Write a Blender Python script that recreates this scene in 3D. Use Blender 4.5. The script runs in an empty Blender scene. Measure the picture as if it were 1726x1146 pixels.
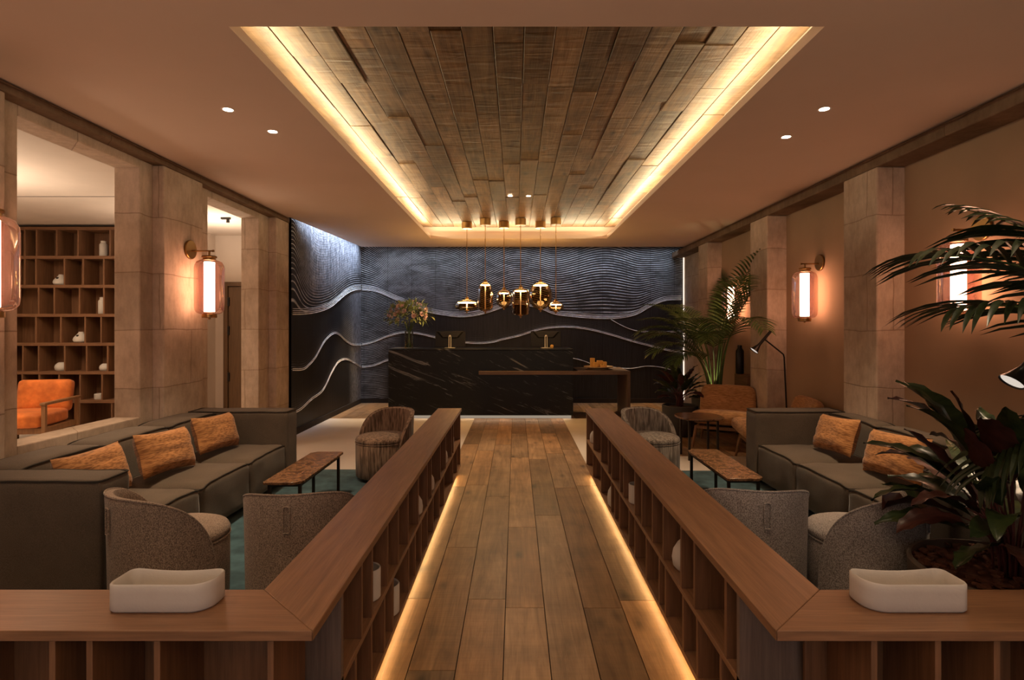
import bpy, math, random
import numpy as np
from mathutils import Vector, Matrix, noise
random.seed(7)
SC = bpy.context.scene
COL = SC.collection
PI = math.pi

# ------------------------------------------------------------------ helpers
class MB:
    """collects shapes into one mesh"""
    def __init__(s): s.v = []; s.f = []; s.mi = []; s.att = {}
    def add(s, vs, fs, mi=0):
        b = len(s.v); s.v += [tuple(v) for v in vs]
        for f in fs: s.f.append(tuple(b + i for i in f)); s.mi.append(mi)
    def box(s, x0, x1, y0, y1, z0, z1, mi=0):
        v = [(x, y, z) for z in (z0, z1) for y in (y0, y1) for x in (x0, x1)]
        s.add(v, [(0,2,3,1),(4,5,7,6),(0,1,5,4),(2,6,7,3),(0,4,6,2),(1,3,7,5)], mi)
    def prism(s, poly, z0, z1, mi=0):
        n = len(poly)
        a = sum(poly[i][0]*poly[(i+1)%n][1]-poly[(i+1)%n][0]*poly[i][1] for i in range(n))
        if a < 0: poly = poly[::-1]
        v = [(x, y, z0) for x, y in poly] + [(x, y, z1) for x, y in poly]
        s.add(v, [tuple(range(n))[::-1], tuple(range(n, 2*n))] + [(i, (i+1)%n, n+(i+1)%n, n+i) for i in range(n)], mi)
    def tube(s, pts, r, n=8, closed=False, cap=True, mi=0):
        pts = [Vector(p) for p in pts]; m = len(pts)
        rs = r if isinstance(r, (list, tuple)) else [r]*m
        v = []; up = None
        for i, p in enumerate(pts):
            if closed: t = pts[(i+1)%m] - pts[i-1]
            else: t = pts[min(i+1, m-1)] - pts[max(i-1, 0)]
            t = t.normalized() if t.length > 1e-9 else Vector((0,0,1))
            if up is None:
                up = Vector((0,0,1)) if abs(t.z) < .9 else Vector((1,0,0))
            a = (up - t*up.dot(t))
            a = a.normalized() if a.length > 1e-6 else t.orthogonal().normalized()
            up = a; b = t.cross(a)
            for k in range(n):
                q = 2*PI*k/n
                v.append(p + (a*math.cos(q) + b*math.sin(q))*rs[i])
        f = []
        for i in range(m if closed else m-1):
            j = (i+1) % m
            for k in range(n):
                f.append((i*n+k, i*n+(k+1)%n, j*n+(k+1)%n, j*n+k))
        if cap and not closed:
            f.append(tuple(range(n))[::-1]); f.append(tuple(range((m-1)*n, m*n)))
        s.add(v, f, mi)
    def lathe(s, prof, n=32, c=(0,0,0), mi=0, axis='z'):
        v = []; f = []
        for (r, z) in prof:
            for k in range(n):
                q = 2*PI*k/n
                p = (r*math.cos(q), r*math.sin(q), z)
                if axis == 'x': p = (p[2], p[0], p[1])
                elif axis == 'y': p = (p[1], p[2], p[0])
                v.append((c[0]+p[0], c[1]+p[1], c[2]+p[2]))
        for i in range(len(prof)-1):
            for k in range(n):
                f.append((i*n+k, i*n+(k+1)%n, (i+1)*n+(k+1)%n, (i+1)*n+k))
        s.add(v, f, mi)
    def rbox(s, c, size, r, n=8, bulge=(0,0,0), M=None, wr=0.0, seed=0, pinch=0.0):
        """rounded, slightly stuffed box"""
        hx, hy, hz = [q/2 for q in size]; r = min(r, hx, hy, hz)
        idx = {}; vs = []; fs = []
        g = [-1+2*i/n for i in range(n+1)]
        # denser near edges
        g = [math.copysign(abs(t)**.8, t) for t in g]
        def vert(a, b, cc):
            k = (round(a,5), round(b,5), round(cc,5))
            if k in idx: return idx[k]
            p = Vector((a*hx, b*hy, cc*hz))
            q = Vector((max(-hx+r, min(hx-r, p.x)), max(-hy+r, min(hy-r, p.y)), max(-hz+r, min(hz-r, p.z))))
            d = p - q
            if d.length > 1e-9: p = q + d.normalized()*r
            p.x += math.copysign(bulge[0]*(1-b*b)*(1-cc*cc), a) if abs(a) > .999 else 0
            p.y += math.copysign(bulge[1]*(1-a*a)*(1-cc*cc), b) if abs(b) > .999 else 0
            p.z += math.copysign(bulge[2]*(1-a*a)*(1-b*b), cc) if abs(cc) > .999 else 0
            if pinch and p.z > 0: p.z -= pinch*abs(p.y/hy)**7*min(1, p.z/hz)
            if wr:
                w = noise.noise_vector(p*7 + Vector((seed*3.1, seed, 0)))
                p += w*wr
            if M is not None: p = M @ p
            p += Vector(c)
            idx[k] = len(vs); vs.append(p); return idx[k]
        for i in range(n):
            for j in range(n):
                a0, a1, b0, b1 = g[i], g[i+1], g[j], g[j+1]
                for sg in (-1, 1):
                    q = [[vert(a0,b0,sg), vert(a1,b0,sg), vert(a1,b1,sg), vert(a0,b1,sg)],
                         [vert(sg,a0,b0), vert(sg,a1,b0), vert(sg,a1,b1), vert(sg,a0,b1)],
                         [vert(a0,sg,b0), vert(a0,sg,b1), vert(a1,sg,b1), vert(a1,sg,b0)]]
                    for f in q: fs.append(tuple(f if sg > 0 else f[::-1]))
        s.add(vs, fs)
    def build(s, name, mat, parent=None, smooth=True, bevel=0, loc=None, seg=2, auto=35):
        me = bpy.data.meshes.new(name); me.from_pydata(s.v, [], s.f); me.update()
        mats = mat if isinstance(mat, (list, tuple)) else [mat]
        for m in mats: me.materials.append(m)
        if len(mats) > 1: me.polygons.foreach_set('material_index', s.mi)
        o = bpy.data.objects.new(name, me); COL.objects.link(o)
        if parent is not None: o.parent = parent
        if loc: o.location = loc
        if bevel:
            b = o.modifiers.new('bevel', 'BEVEL'); b.width = bevel; b.segments = seg; b.limit_method = 'ANGLE'; b.angle_limit = math.radians(40)
        if smooth:
            me.polygons.foreach_set('use_smooth', [True]*len(me.polygons))
            me.set_sharp_from_angle(angle=math.radians(auto))
        return o

def root(name, loc, label, cat, group=None, rz=0):
    o = bpy.data.objects.new(name, None); COL.objects.link(o)
    o.location = loc; o.rotation_euler = (0, 0, rz); o.empty_display_size = .1
    return tag(o, label, cat, group)
def tag(o, label, cat, group=None):
    o['label'] = label; o['category'] = cat
    if group: o['group'] = group
    return o
def struct(o): o['kind'] = 'structure'; return o
def dup(r, loc, rz, label, group=None):
    c = r.copy(); COL.objects.link(c); c.location = loc; c.rotation_euler = (0, 0, math.radians(rz)); c['label'] = label
    if group: c['group'] = group
    def rec(src, dst):
        for ch in src.children:
            k = ch.copy(); COL.objects.link(k); k.parent = dst; rec(ch, k)
    rec(r, c); return c

# ------------------------------------------------------------------ materials
class NT:
    def __init__(s, name):
        s.m = bpy.data.materials.new(name); s.m.use_nodes = True; s.t = s.m.node_tree; s.t.nodes.clear()
        s.out = s.n('ShaderNodeOutputMaterial')
    def n(s, typ, **kw):
        nd = s.t.nodes.new(typ)
        for k, v in kw.items():
            if k.startswith('i_'):
                nd.inputs[k[2:].replace('_', ' ')].default_value = v
            else: setattr(nd, k, v)
        return nd
    def l(s, a, b): s.t.links.new(a, b)
    def obj(s, scale=(1,1,1), rot=(0,0,0), src='Object'):
        tc = s.n('ShaderNodeTexCoord'); mp = s.n('ShaderNodeMapping')
        mp.inputs['Scale'].default_value = scale; mp.inputs['Rotation'].default_value = rot
        s.l(tc.outputs[src], mp.inputs['Vector']); return mp.outputs[0]
    def geo(s, scale=(1,1,1), rot=(0,0,0)):
        g = s.n('ShaderNodeNewGeometry'); mp = s.n('ShaderNodeMapping')
        mp.inputs['Scale'].default_value = scale; mp.inputs['Rotation'].default_value = rot
        s.l(g.outputs['Position'], mp.inputs['Vector']); return mp.outputs[0]
    def noise(s, vec, scale, detail=4, rough=.55, dist=0):
        nd = s.n('ShaderNodeTexNoise'); nd.inputs['Scale'].default_value = scale; nd.inputs['Detail'].default_value = detail
        nd.inputs['Roughness'].default_value = rough; nd.inputs['Distortion'].default_value = dist
        s.l(vec, nd.inputs['Vector']); return nd.outputs['Fac']
    def ramp(s, fac, stops):
        nd = s.n('ShaderNodeValToRGB'); cr = nd.color_ramp
        while len(cr.elements) < len(stops): cr.elements.new(.5)
        for e, (p, c) in zip(cr.elements, stops):
            e.position = p; e.color = (c[0], c[1], c[2], 1) if not isinstance(c, (int, float)) else (c, c, c, 1)
        s.l(fac, nd.inputs[0]); return nd.outputs[0]
    def mix(s, fac, a, b, mode='MIX'):
        nd = s.n('ShaderNodeMix', data_type='RGBA', blend_type=mode)
        for k, v in ((0, fac), (6, a), (7, b)):
            if isinstance(v, (int, float)): nd.inputs[k].default_value = v
            elif isinstance(v, tuple): nd.inputs[k].default_value = (*v, 1) if len(v) == 3 else v
            else: s.l(v, nd.inputs[k])
        return nd.outputs[2]
    def math(s, op, a, b=None):
        nd = s.n('ShaderNodeMath', operation=op)
        for k, v in ((0, a), (1, b)):
            if v is None: continue
            if isinstance(v, (int, float)): nd.inputs[k].default_value = v
            else: s.l(v, nd.inputs[k])
        return nd.outputs[0]
    def attr(s, name):
        nd = s.n('ShaderNodeAttribute', attribute_name=name); return nd.outputs['Fac']
    def bsdf(s, col, rough=.5, metal=0, bump=None, bs=.3, bd=.01, spec=.5, sheen=0):
        p = s.n('ShaderNodeBsdfPrincipled')
        if isinstance(col, tuple): p.inputs['Base Color'].default_value = (*col, 1)
        else: s.l(col, p.inputs['Base Color'])
        if isinstance(rough, (int, float)): p.inputs['Roughness'].default_value = rough
        else: s.l(rough, p.inputs['Roughness'])
        p.inputs['Metallic'].default_value = metal; p.inputs['Specular IOR Level'].default_value = spec
        if sheen: p.inputs['Sheen Weight'].default_value = sheen
        if bump is not None:
            b = s.n('ShaderNodeBump'); b.inputs['Strength'].default_value = bs; b.inputs['Distance'].default_value = bd
            s.l(bump, b.inputs['Height']); s.l(b.outputs[0], p.inputs['Normal'])
        s.l(p.outputs[0], s.out.inputs[0]); return p

def m_plain(name, col, rough=.5, metal=0, var=.12, sc=6, bs=.1, spec=.5):
    t = NT(name); v = t.obj(); n = t.noise(v, sc)
    c = t.ramp(n, [(.3, tuple(x*(1-var) for x in col)), (.7, tuple(min(1, x*(1+var)) for x in col))])
    t.bsdf(c, rough, metal, t.noise(v, sc*12), bs, .004, spec); return t.m

def m_wood(name, c1, c2, axis='y', rough=.45, fine=1, src='Object', spec=.4):
    t = NT(name); s = [14*fine]*3; s['xyz'.index(axis)] = .9*fine
    v = t.obj(tuple(s), src=src)
    n = t.noise(v, 2.2, 6, .6, .6)
    s2 = [60*fine]*3; s2['xyz'.index(axis)] = 2.5
    n2 = t.noise(t.obj(tuple(s2), src=src), 2.0, 3, .6)
    c = t.ramp(n, [(.28, c2), (.5, tuple((a+b)/2 for a, b in zip(c1, c2))), (.75, c1)])
    c = t.mix(.35, c, t.ramp(n2, [(.35, .35), (.65, 1.0)]), 'MULTIPLY')
    t.bsdf(c, rough, 0, n2, .12, .002, spec); return t.m

def m_plank(name, c1, c2, c3, rough, bs=.35, warp=0.0, edge=None):
    """boards along Y; per-face attribute rnd shifts the figure and the tone of each board"""
    t = NT(name); r = t.attr('rnd')
    g = t.n('ShaderNodeNewGeometry'); cx = t.n('ShaderNodeCombineXYZ')
    t.l(t.math('MULTIPLY', r, 37.0), cx.inputs[0]); t.l(t.math('MULTIPLY', r, 91.0), cx.inputs[1])
    va = t.n('ShaderNodeVectorMath', operation='ADD'); t.l(g.outputs['Position'], va.inputs[0]); t.l(cx.outputs[0], va.inputs[1])
    def mp(sc):
        m = t.n('ShaderNodeMapping'); m.inputs['Scale'].default_value = sc; t.l(va.outputs[0], m.inputs[0]); return m.outputs[0]
    n = t.noise(mp((9, .8, 9)), 1.6, 7, .62, 1.2)
    n2 = t.noise(mp((70, 2.2, 70)), 1.5, 3, .6)
    saw = t.noise(mp((3, 60, 3)), 1.0, 2, .5)
    blot = t.noise(mp((1, 1, 1)), 3.0, 3, .6)
    vor = t.n('ShaderNodeTexVoronoi'); vor.inputs['Scale'].default_value = 1.0
    t.l(mp((5, 2.2, 5)), vor.inputs['Vector'])
    knot = t.ramp(vor.outputs['Distance'], [(.03, .12), (.10, .55), (.2, 1.0)])
    c = t.ramp(n, [(.25, c3), (.5, c2), (.75, c1)])
    c = t.mix(.28, c, t.ramp(n2, [(.3, .4), (.6, 1.0)]), 'MULTIPLY')
    c = t.mix(.11, c, t.ramp(saw, [(.35, .45), (.6, 1.0)]), 'MULTIPLY')
    c = t.mix(.6, c, t.ramp(blot, [(.35, .42), (.6, 1.0)]), 'MULTIPLY')
    c = t.mix(1.0, c, t.ramp(t.math('FRACT', t.math('MULTIPLY', r, 7.3)), [(0, (1.0,.86,.68)), (.5, (.95,.95,.92)), (1, (1.0,1.0,1.0))]), 'MULTIPLY')
    c = t.mix(.75, c, knot, 'MULTIPLY')
    c = t.mix(1.0, c, t.ramp(r, [(0, .60), (.5, .95), (1, 1.25)]), 'MULTIPLY')
    h = t.math('ADD', t.math('MULTIPLY', n2, .35), t.math('MULTIPLY', saw, .35))
    if warp: h = t.math('ADD', h, t.math('MULTIPLY', t.noise(mp((1.5, 6, 1.5)), 1.6, 2, .5, .8), warp))
    t.bsdf(c, rough, 0, h, bs, .006, .4); return t.m

def m_stone(name, c1, c2, bx=.9, bh=.5, joint=(.3,.24,.19)):
    t = NT(name); g = t.n('ShaderNodeNewGeometry'); sp = t.n('ShaderNodeSeparateXYZ'); t.l(g.outputs['Position'], sp.inputs[0])
    cb = t.n('ShaderNodeCombineXYZ'); t.l(t.math('ADD', sp.outputs[0], sp.outputs[1]), cb.inputs[0]); t.l(sp.outputs[2], cb.inputs[1])
    wob = t.noise(g.outputs['Position'], 2.5, 2)
    br = t.n('ShaderNodeTexBrick'); br.inputs['Scale'].default_value = 1
    br.inputs['Brick Width'].default_value = bx; br.inputs['Row Height'].default_value = bh
    br.inputs['Mortar Size'].default_value = .006; br.inputs['Mortar Smooth'].default_value = .6
    br.inputs['Color1'].default_value = (.82,.82,.82,1); br.inputs['Color2'].default_value = (1.05,1.02,1,1); br.inputs['Mortar'].default_value = (.55,.5,.46,1)
    v2 = t.n('ShaderNodeVectorMath', operation='ADD'); t.l(cb.outputs[0], v2.inputs[0])
    cw = t.n('ShaderNodeCombineXYZ'); t.l(t.math('MULTIPLY', wob, .05), cw.inputs[0]); t.l(t.math('MULTIPLY', wob, .05), cw.inputs[1]); t.l(cw.outputs[0], v2.inputs[1])
    t.l(v2.outputs[0], br.inputs['Vector'])
    n = t.noise(g.outputs['Position'], 3.5, 8, .65)
    nf = t.noise(t.geo((1, 1, .35)), 22, 5, .7)
    c = t.ramp(n, [(.3, c2), (.68, c1)])
    c = t.mix(.35, c, t.ramp(nf, [(.35, .55), (.6, 1.0)]), 'MULTIPLY')
    c = t.mix(.8, c, br.outputs['Color'], 'MULTIPLY')
    h = t.math('ADD', t.math('MULTIPLY', nf, .6), t.math('MULTIPLY', br.outputs['Fac'], -.8))
    t.bsdf(c, .85, 0, h, .35, .012, .2); return t.m

def m_fabric(name, c1, c2, sc=160, st=(1,1,1), rough=.9, bs=.3, big=.15, cut=(.38,.62)):
    t = NT(name); v = t.obj(st)
    n = t.noise(v, sc, 2, .6); b = t.noise(t.obj(), 4, 3)
    c = t.ramp(n, [(cut[0], c2), (cut[1], c1)])
    c = t.mix(1.0, c, t.ramp(b, [(.3, 1-big), (.7, 1+big)]), 'MULTIPLY')
    t.bsdf(c, rough, 0, n, bs, .003, .15, .15); return t.m

def m_emit(name, col, s):
    t = NT(name); e = t.n('ShaderNodeEmission'); e.inputs[0].default_value = (*col, 1); e.inputs[1].default_value = s
    t.l(e.outputs[0], t.out.inputs[0]); return t.m

def m_glass(name, col, gloss=.6, rough=.03, tl=None, tf=0):
    t = NT(name); tr = t.n('ShaderNodeBsdfTransparent'); tr.inputs[0].default_value = (*col, 1)
    gl = t.n('ShaderNodeBsdfGlossy'); gl.inputs['Roughness'].default_value = rough; gl.inputs[0].default_value = (1, .9, .8, 1)
    fr = t.n('ShaderNodeFresnel'); fr.inputs[0].default_value = 1.45
    mx = t.n('ShaderNodeMixShader'); t.l(t.math('MULTIPLY', fr.outputs[0], gloss), mx.inputs[0])
    src = tr.outputs[0]
    if tl:
        d = t.n('ShaderNodeBsdfTranslucent'); d.inputs[0].default_value = (*tl, 1)
        m2 = t.n('ShaderNodeMixShader'); m2.inputs[0].default_value = tf; t.l(src, m2.inputs[1]); t.l(d.outputs[0], m2.inputs[2]); src = m2.outputs[0]
    t.l(src, mx.inputs[1]); t.l(gl.outputs[0], mx.inputs[2]); t.l(mx.outputs[0], t.out.inputs[0]); return t.m

def m_marble_dark():
    t = NT('black_marble'); v = t.obj((1, 1, 1), (0, math.radians(-22), 0))
    m = t.n('ShaderNodeMapping'); m.inputs['Scale'].default_value = (.55, 1, 5.0); t.l(v, m.inputs[0])
    n = t.noise(m.outputs[0], 2.3, 8, .68, .7)
    m2 = t.n('ShaderNodeMapping'); m2.inputs['Scale'].default_value = (2, 1, 16); t.l(v, m2.inputs[0])
    n2 = t.noise(m2.outputs[0], 1.8, 6, .7, .5)
    mask = t.noise(t.obj((.8, 1, 2.2)), 1.6, 3)
    a = t.ramp(n, [(.585, 0.0), (.63, .45), (.70, .9)])
    b = t.ramp(n2, [(.60, 0.0), (.72, .6)])
    ml = t.ramp(mask, [(.34, 0.0), (.60, 1.0)])
    s = t.mix(1.0, t.mix(.6, a, b, 'ADD'), ml, 'MULTIPLY')
    c = t.mix(s, (.004, .006, .008), (.36, .38, .40))
    t.bsdf(c, .42, 0, None, spec=.35); return t.m

def m_marble_brown():
    t = NT('brown_marble'); v = t.obj()
    n = t.noise(v, 13, 9, .72, 1.2)
    c = t.ramp(n, [(.28, (.04,.018,.009)), (.44, (.10,.046,.022)), (.54, (.24,.125,.062)), (.60, (.08,.036,.018)), (.74, (.42,.29,.19))])
    t.bsdf(c, .25, 0, None, spec=.5); return t.m

def m_mural():
    t = NT('carved_dark_relief')
    ph = t.attr('phase'); st = t.attr('stripe'); sm = t.attr('smooth')
    fr = t.math('FRACT', ph)
    ln = t.ramp(fr, [(.0, 0.0), (.38, .0), (.47, 1.0), (.57, 1.0), (.68, 0.0)])
    vert = t.noise(t.geo((9, 9, .5)), 5, 4, .65)
    patch = t.noise(t.geo((1, 1, 2.4)), 2.6, 5, .65, .6)
    brush = t.ramp(vert, [(.3, .25), (.7, 1.0)])
    lnm = t.mix(1.0, ln, t.ramp(patch, [(.36, .22), (.60, 1.0)]), 'MULTIPLY')
    lnm = t.mix(1.0, lnm, st, 'MULTIPLY')
    dark = t.mix(brush, (.007, .006, .006), (.026, .024, .026))
    # vertical panel joints
    g = t.n('ShaderNodeNewGeometry'); sp = t.n('ShaderNodeSeparateXYZ'); t.l(g.outputs['Position'], sp.inputs[0])
    j = t.math('FRACT', t.math('MULTIPLY', t.math('ADD', sp.outputs[0], sp.outputs[1]), 2.1))
    jl = t.ramp(j, [(.0, .35), (.02, 1.0), (.98, 1.0), (1.0, .35)])
    c = t.mix(lnm, dark, (.80, .83, .90))
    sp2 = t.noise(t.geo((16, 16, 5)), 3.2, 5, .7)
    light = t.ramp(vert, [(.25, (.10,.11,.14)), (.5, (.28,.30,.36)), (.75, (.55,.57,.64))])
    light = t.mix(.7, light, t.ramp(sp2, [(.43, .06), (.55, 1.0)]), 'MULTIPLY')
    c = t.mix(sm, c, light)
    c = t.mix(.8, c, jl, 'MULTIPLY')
    h = t.math('ADD', t.math('MULTIPLY', lnm, 1.0), t.math('MULTIPLY', vert, .25))
    t.bsdf(c, .5, 0, h, .5, .012, .35); return t.m

def m_leaf(name, c1, c2, rough=.35, sc=(30, 3, 3), trans=.15):
    t = NT(name); n = t.noise(t.obj(sc), 3, 3)
    c = t.ramp(n, [(.35, c1), (.65, c2)])
    p = t.bsdf(c, rough, 0, n, .2, .002, .4)
    return t.m

def m_ceiling():
    t = NT('ceiling_plaster'); n = t.noise(t.geo(), 1.2, 4)
    c = t.ramp(n, [(.3, (.72,.58,.475)), (.7, (.76,.61,.505))])
    t.bsdf(c, .9, 0, t.noise(t.geo(), 60, 3), .05, .002, .1); return t.m

M = {}
M['plaster'] = m_ceiling()
M['niche'] = m_plain('tan_plaster', (.37,.255,.168), .9, 0, .08, 1.5, .12, .1)
M['side_plaster'] = m_plain('side_room_plaster', (.62,.54,.47), .9, 0, .04, 2, .05, .1)
M['stone'] = m_stone('pale_limestone', (.66,.54,.43), (.45,.35,.26))
M['stone_shaded'] = m_stone('shaded_lintel_stone', (.25,.175,.115), (.15,.10,.062), 1.2, .3)  # unlit look of the lintel beams painted into the stone colour
M['floor_plank'] = m_plank('floor_planks', (.51,.335,.195), (.37,.23,.13), (.20,.118,.064), .42, .3)
M['gap'] = m_plain('plank_gap', (.02,.012,.008), .9)
M['ceil_plank'] = m_plank('ceiling_planks', (.36,.225,.12), (.235,.135,.07), (.10,.055,.028), .5, .55, 2.2)
M['floor_stone'] = m_plain('beige_stone_floor', (.68,.62,.56), .55, 0, .06, 2, .05, .3)
for ax in 'xyz':
    M['wood_'+ax] = m_wood('oak_grain_'+ax, (.30,.158,.082), (.185,.092,.046), ax, .38)
    M['shelf_'+ax] = m_wood('shelf_oak_'+ax, (.25,.125,.062), (.15,.072,.035), ax, .5)
M['ash'] = m_wood('grey_ash_veneer', (.21,.155,.125), (.14,.10,.08), 'z', .5)
M['ledge_x'] = m_wood('grey_brown_timber_x', (.20,.135,.10), (.13,.085,.062), 'x', .5); M['ledge_z'] = m_wood('grey_brown_timber_z', (.20,.135,.10), (.13,.085,.062), 'z', .5)
M['door_wood'] = m_wood('door_oak', (.15,.082,.036), (.10,.052,.022), 'z', .5)
M['chair_wood'] = m_wood('chair_oak', (.32,.165,.075), (.2,.1,.045), 'z', .45)
M['sofa'] = m_fabric('olive_grey_upholstery', (.118,.090,.066), (.082,.062,.046), 260, (1,1,1), .9, .2, .12)
M['piping'] = m_plain('dark_piping', (.03,.024,.018), .9)
M['pillow'] = m_fabric('rust_striated_velvet', (.44,.205,.075), (.20,.082,.028), 26, (1,.35,5), .75, .35, .2, (.36,.6))
M['tweed_brown'] = m_fabric('brown_tweed', (.36,.275,.215), (.13,.095,.075), 210, (1,1,.8), .95, .5, .12)
M['tweed_grey'] = m_fabric('grey_tweed', (.46,.42,.40), (.17,.15,.142), 210, (1,1,.8), .95, .5, .12)
M['cord_brown'] = m_fabric('brown_corduroy', (.27,.18,.125), (.09,.056,.038), 50, (1,1,.12), .9, .5, .15)
M['cord_grey'] = m_fabric('grey_corduroy', (.28,.245,.21), (.10,.082,.068), 50, (1,1,.12), .9, .5, .15)
M['rug'] = m_fabric('teal_carpet_pile', (.06,.125,.15), (.03,.065,.08), 9, (1,1,1), 1, .6, .3, (.3,.7))
M['tan_fabric'] = m_fabric('tan_striated_fabric', (.50,.27,.115), (.29,.145,.058), 30, (.5,.5,5), .85, .3, .15)
M['orange_velvet'] = m_fabric('orange_velvet', (.62,.18,.04), (.52,.14,.03), 12, (1,1,1), .6, .1, .3)
M['marble'] = m_marble_dark(); M['brown_marble'] = m_marble_brown()
M['bronze'] = m_plain('dark_bronze', (.035,.024,.017), .45, .6, .1, 8, .05)
M['black_metal'] = m_plain('black_metal', (.012,.010,.009), .4, .3, .1, 8, .02)
M['brass'] = m_plain('aged_brass', (.33,.185,.065), .32, 1, .1, 9, .05)
M['ceramic'] = m_plain('matte_white_ceramic', (.56,.535,.50), .6, 0, .04, 9, .15, .3)
M['pot'] = m_plain('charcoal_planter', (.045,.043,.04), .7, 0, .12, 7, .15)
M['soil'] = m_plain('bark_chips', (.1,.035,.017), .9, 0, .5, 30, .6)
M['soil_far'] = m_plain('dark_potting_soil', (.05,.024,.014), .95, 0, .4, 30, .6)
M['palm'] = m_leaf('palm_leaf_green', (.045,.085,.02), (.11,.17,.045))
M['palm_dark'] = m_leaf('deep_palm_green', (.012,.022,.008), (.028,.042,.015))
M['stem'] = m_leaf('green_stem', (.06,.10,.022), (.12,.17,.045), .5)
M['cal_green'] = m_leaf('broad_leaf_green', (.014,.026,.010), (.038,.055,.018), .3, (3, 30, 3))
M['cal_purple'] = m_leaf('broad_leaf_maroon', (.035,.012,.010), (.07,.024,.018), .35, (3, 30, 3))
M['cal_stem'] = m_leaf('maroon_stem', (.07,.018,.018), (.12,.04,.032), .5)
M['petal_pink'] = m_leaf('pink_petals', (.82,.52,.46), (.92,.74,.66), .6)
M['petal_peach'] = m_leaf('peach_petals', (.82,.52,.34), (.92,.72,.54), .6)
M['bouquet_leaf'] = m_leaf('bouquet_green', (.22,.30,.08), (.46,.50,.19), .5)
M['mural'] = m_mural()
M['ridge'] = m_plain('silver_ridge_paint', (.86,.87,.90), .5, 0, .15, 20, .1)
M['screen'] = m_plain('monitor_black', (.004,.004,.005), .5)
M['screen_back'] = m_plain('monitor_grey_back', (.012,.012,.013), .5)
M['steel'] = m_plain('brushed_steel', (.80,.78,.74), .4, .3)
M['rose_glass'] = m_glass('rose_tinted_glass', (.60,.36,.285), .4, .05, (.62,.27,.19), .045)
M['amber_glass'] = m_glass('amber_smoked_glass', (.66,.42,.17), .55, .03)
M['clear_glass'] = m_glass('clear_glass', (.9,.92,.86), .7)
M['pane_glass'] = m_glass('window_glass', (.95,.97,1), .5)
WARM = (1, .60, .30); WARM2 = (1, .73, .46); YEL = (1, .83, .50); COOL = (.70, .82, 1)
M['tube_glow'] = m_emit('sconce_tube_glow', (1, .79, .58), 18)
M['pendant_glow'] = m_emit('pendant_disc_glow', (1, .84, .62), 34)
M['down_glow'] = m_emit('downlight_glow', (1, .82, .62), 14)
M['line_glow'] = m_emit('led_line_glow', (1, .82, .66), .7)
M['head_glow'] = m_emit('lamp_head_glow', (1, .88, .76), .35)
M['cove_glow'] = m_emit('plinth_led_glow', (1, .80, .6), .16)
M['candle'] = m_plain('yellow_wax', (.70,.42,.11), .5, 0, .08, 8)
M['tray'] = m_plain('travertine', (.55,.40,.24), .5, 0, .2, 20)

def area(name, loc, dirv, sx, sy, p, col, spread=180):
    d = bpy.data.lights.new(name, 'AREA'); d.shape = 'RECTANGLE'; d.size = sx; d.size_y = sy; d.energy = p; d.color = col
    d.spread = math.radians(spread)
    o = bpy.data.objects.new(name, d); COL.objects.link(o); o.location = loc
    z = -Vector(dirv).normalized()           # light shines along local -Z; local X stays along the longest horizontal run
    x = Vector((1,0,0)) if abs(z.x) < .95 and sx >= 0 else Vector((0,1,0))
    return o, z
def strip(name, a, b, dirv, w, p, col, spread=180):
    """a long thin light from a to b shining along dirv"""
    a, b = Vector(a), Vector(b); L = (b-a).length
    d = bpy.data.lights.new(name, 'AREA'); d.shape = 'RECTANGLE'; d.size = L; d.size_y = w; d.energy = p; d.color = col; d.spread = math.radians(spread)
    o = bpy.data.objects.new(name, d); COL.objects.link(o)
    x = (b-a).normalized(); z = -Vector(dirv).normalized(); z = (z - x*z.dot(x)).normalized(); y = z.cross(x)
    R = Matrix((x, y, z)).transposed().to_4x4(); R.translation = (a+b)/2; o.matrix_world = R
    return o
def spot(name, loc, tgt, p, col, ang=60, blend=.6, r=.03):
    d = bpy.data.lights.new(name, 'SPOT'); d.energy = p; d.color = col; d.spot_size = math.radians(ang); d.spot_blend = blend; d.shadow_soft_size = r
    o = bpy.data.objects.new(name, d); COL.objects.link(o); o.location = loc
    o.rotation_euler = (Vector(tgt)-Vector(loc)).to_track_quat('-Z', 'Y').to_euler(); return o

# ------------------------------------------------------------------ camera
cam = bpy.data.cameras.new('camera'); co = bpy.data.objects.new('camera', cam); COL.objects.link(co)
co.location = (0, 0, 1.5); co.rotation_euler = (PI/2, 0, 0)
cam.sensor_width = 36; cam.lens = 36*940/1726; cam.shift_x = -6/1726; cam.shift_y = -21/1726; cam.clip_start = .02
SC.camera = co

# ------------------------------------------------------------------ room shell
YR = -2.6; YB = 11.2; ZC = 3.0
def planks(mb, x0, x1, y0, y1, n, z, lmin, lmax, jit, th=.02, gap=.0022, ext=0):
    att = []
    w = (x1-x0)/n
    for i in range(n):
        y = y0 - random.uniform(0, lmin)
        while y < y1:
            L = random.uniform(lmin, lmax); a, b = max(y, y0), min(y+L, y1); y += L
            if b - a < .02: continue
            dz = random.uniform(-jit, jit)
            mb.box(x0+i*w+gap, x0+(i+1)*w-gap, a+gap, b-gap, z+dz, z+dz+th)
            att += [random.random()]*6
    return att
def set_face_attr(o, name, vals):
    a = o.data.attributes.new(name, 'FLOAT', 'FACE'); a.data.foreach_set('value', vals)

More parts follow.
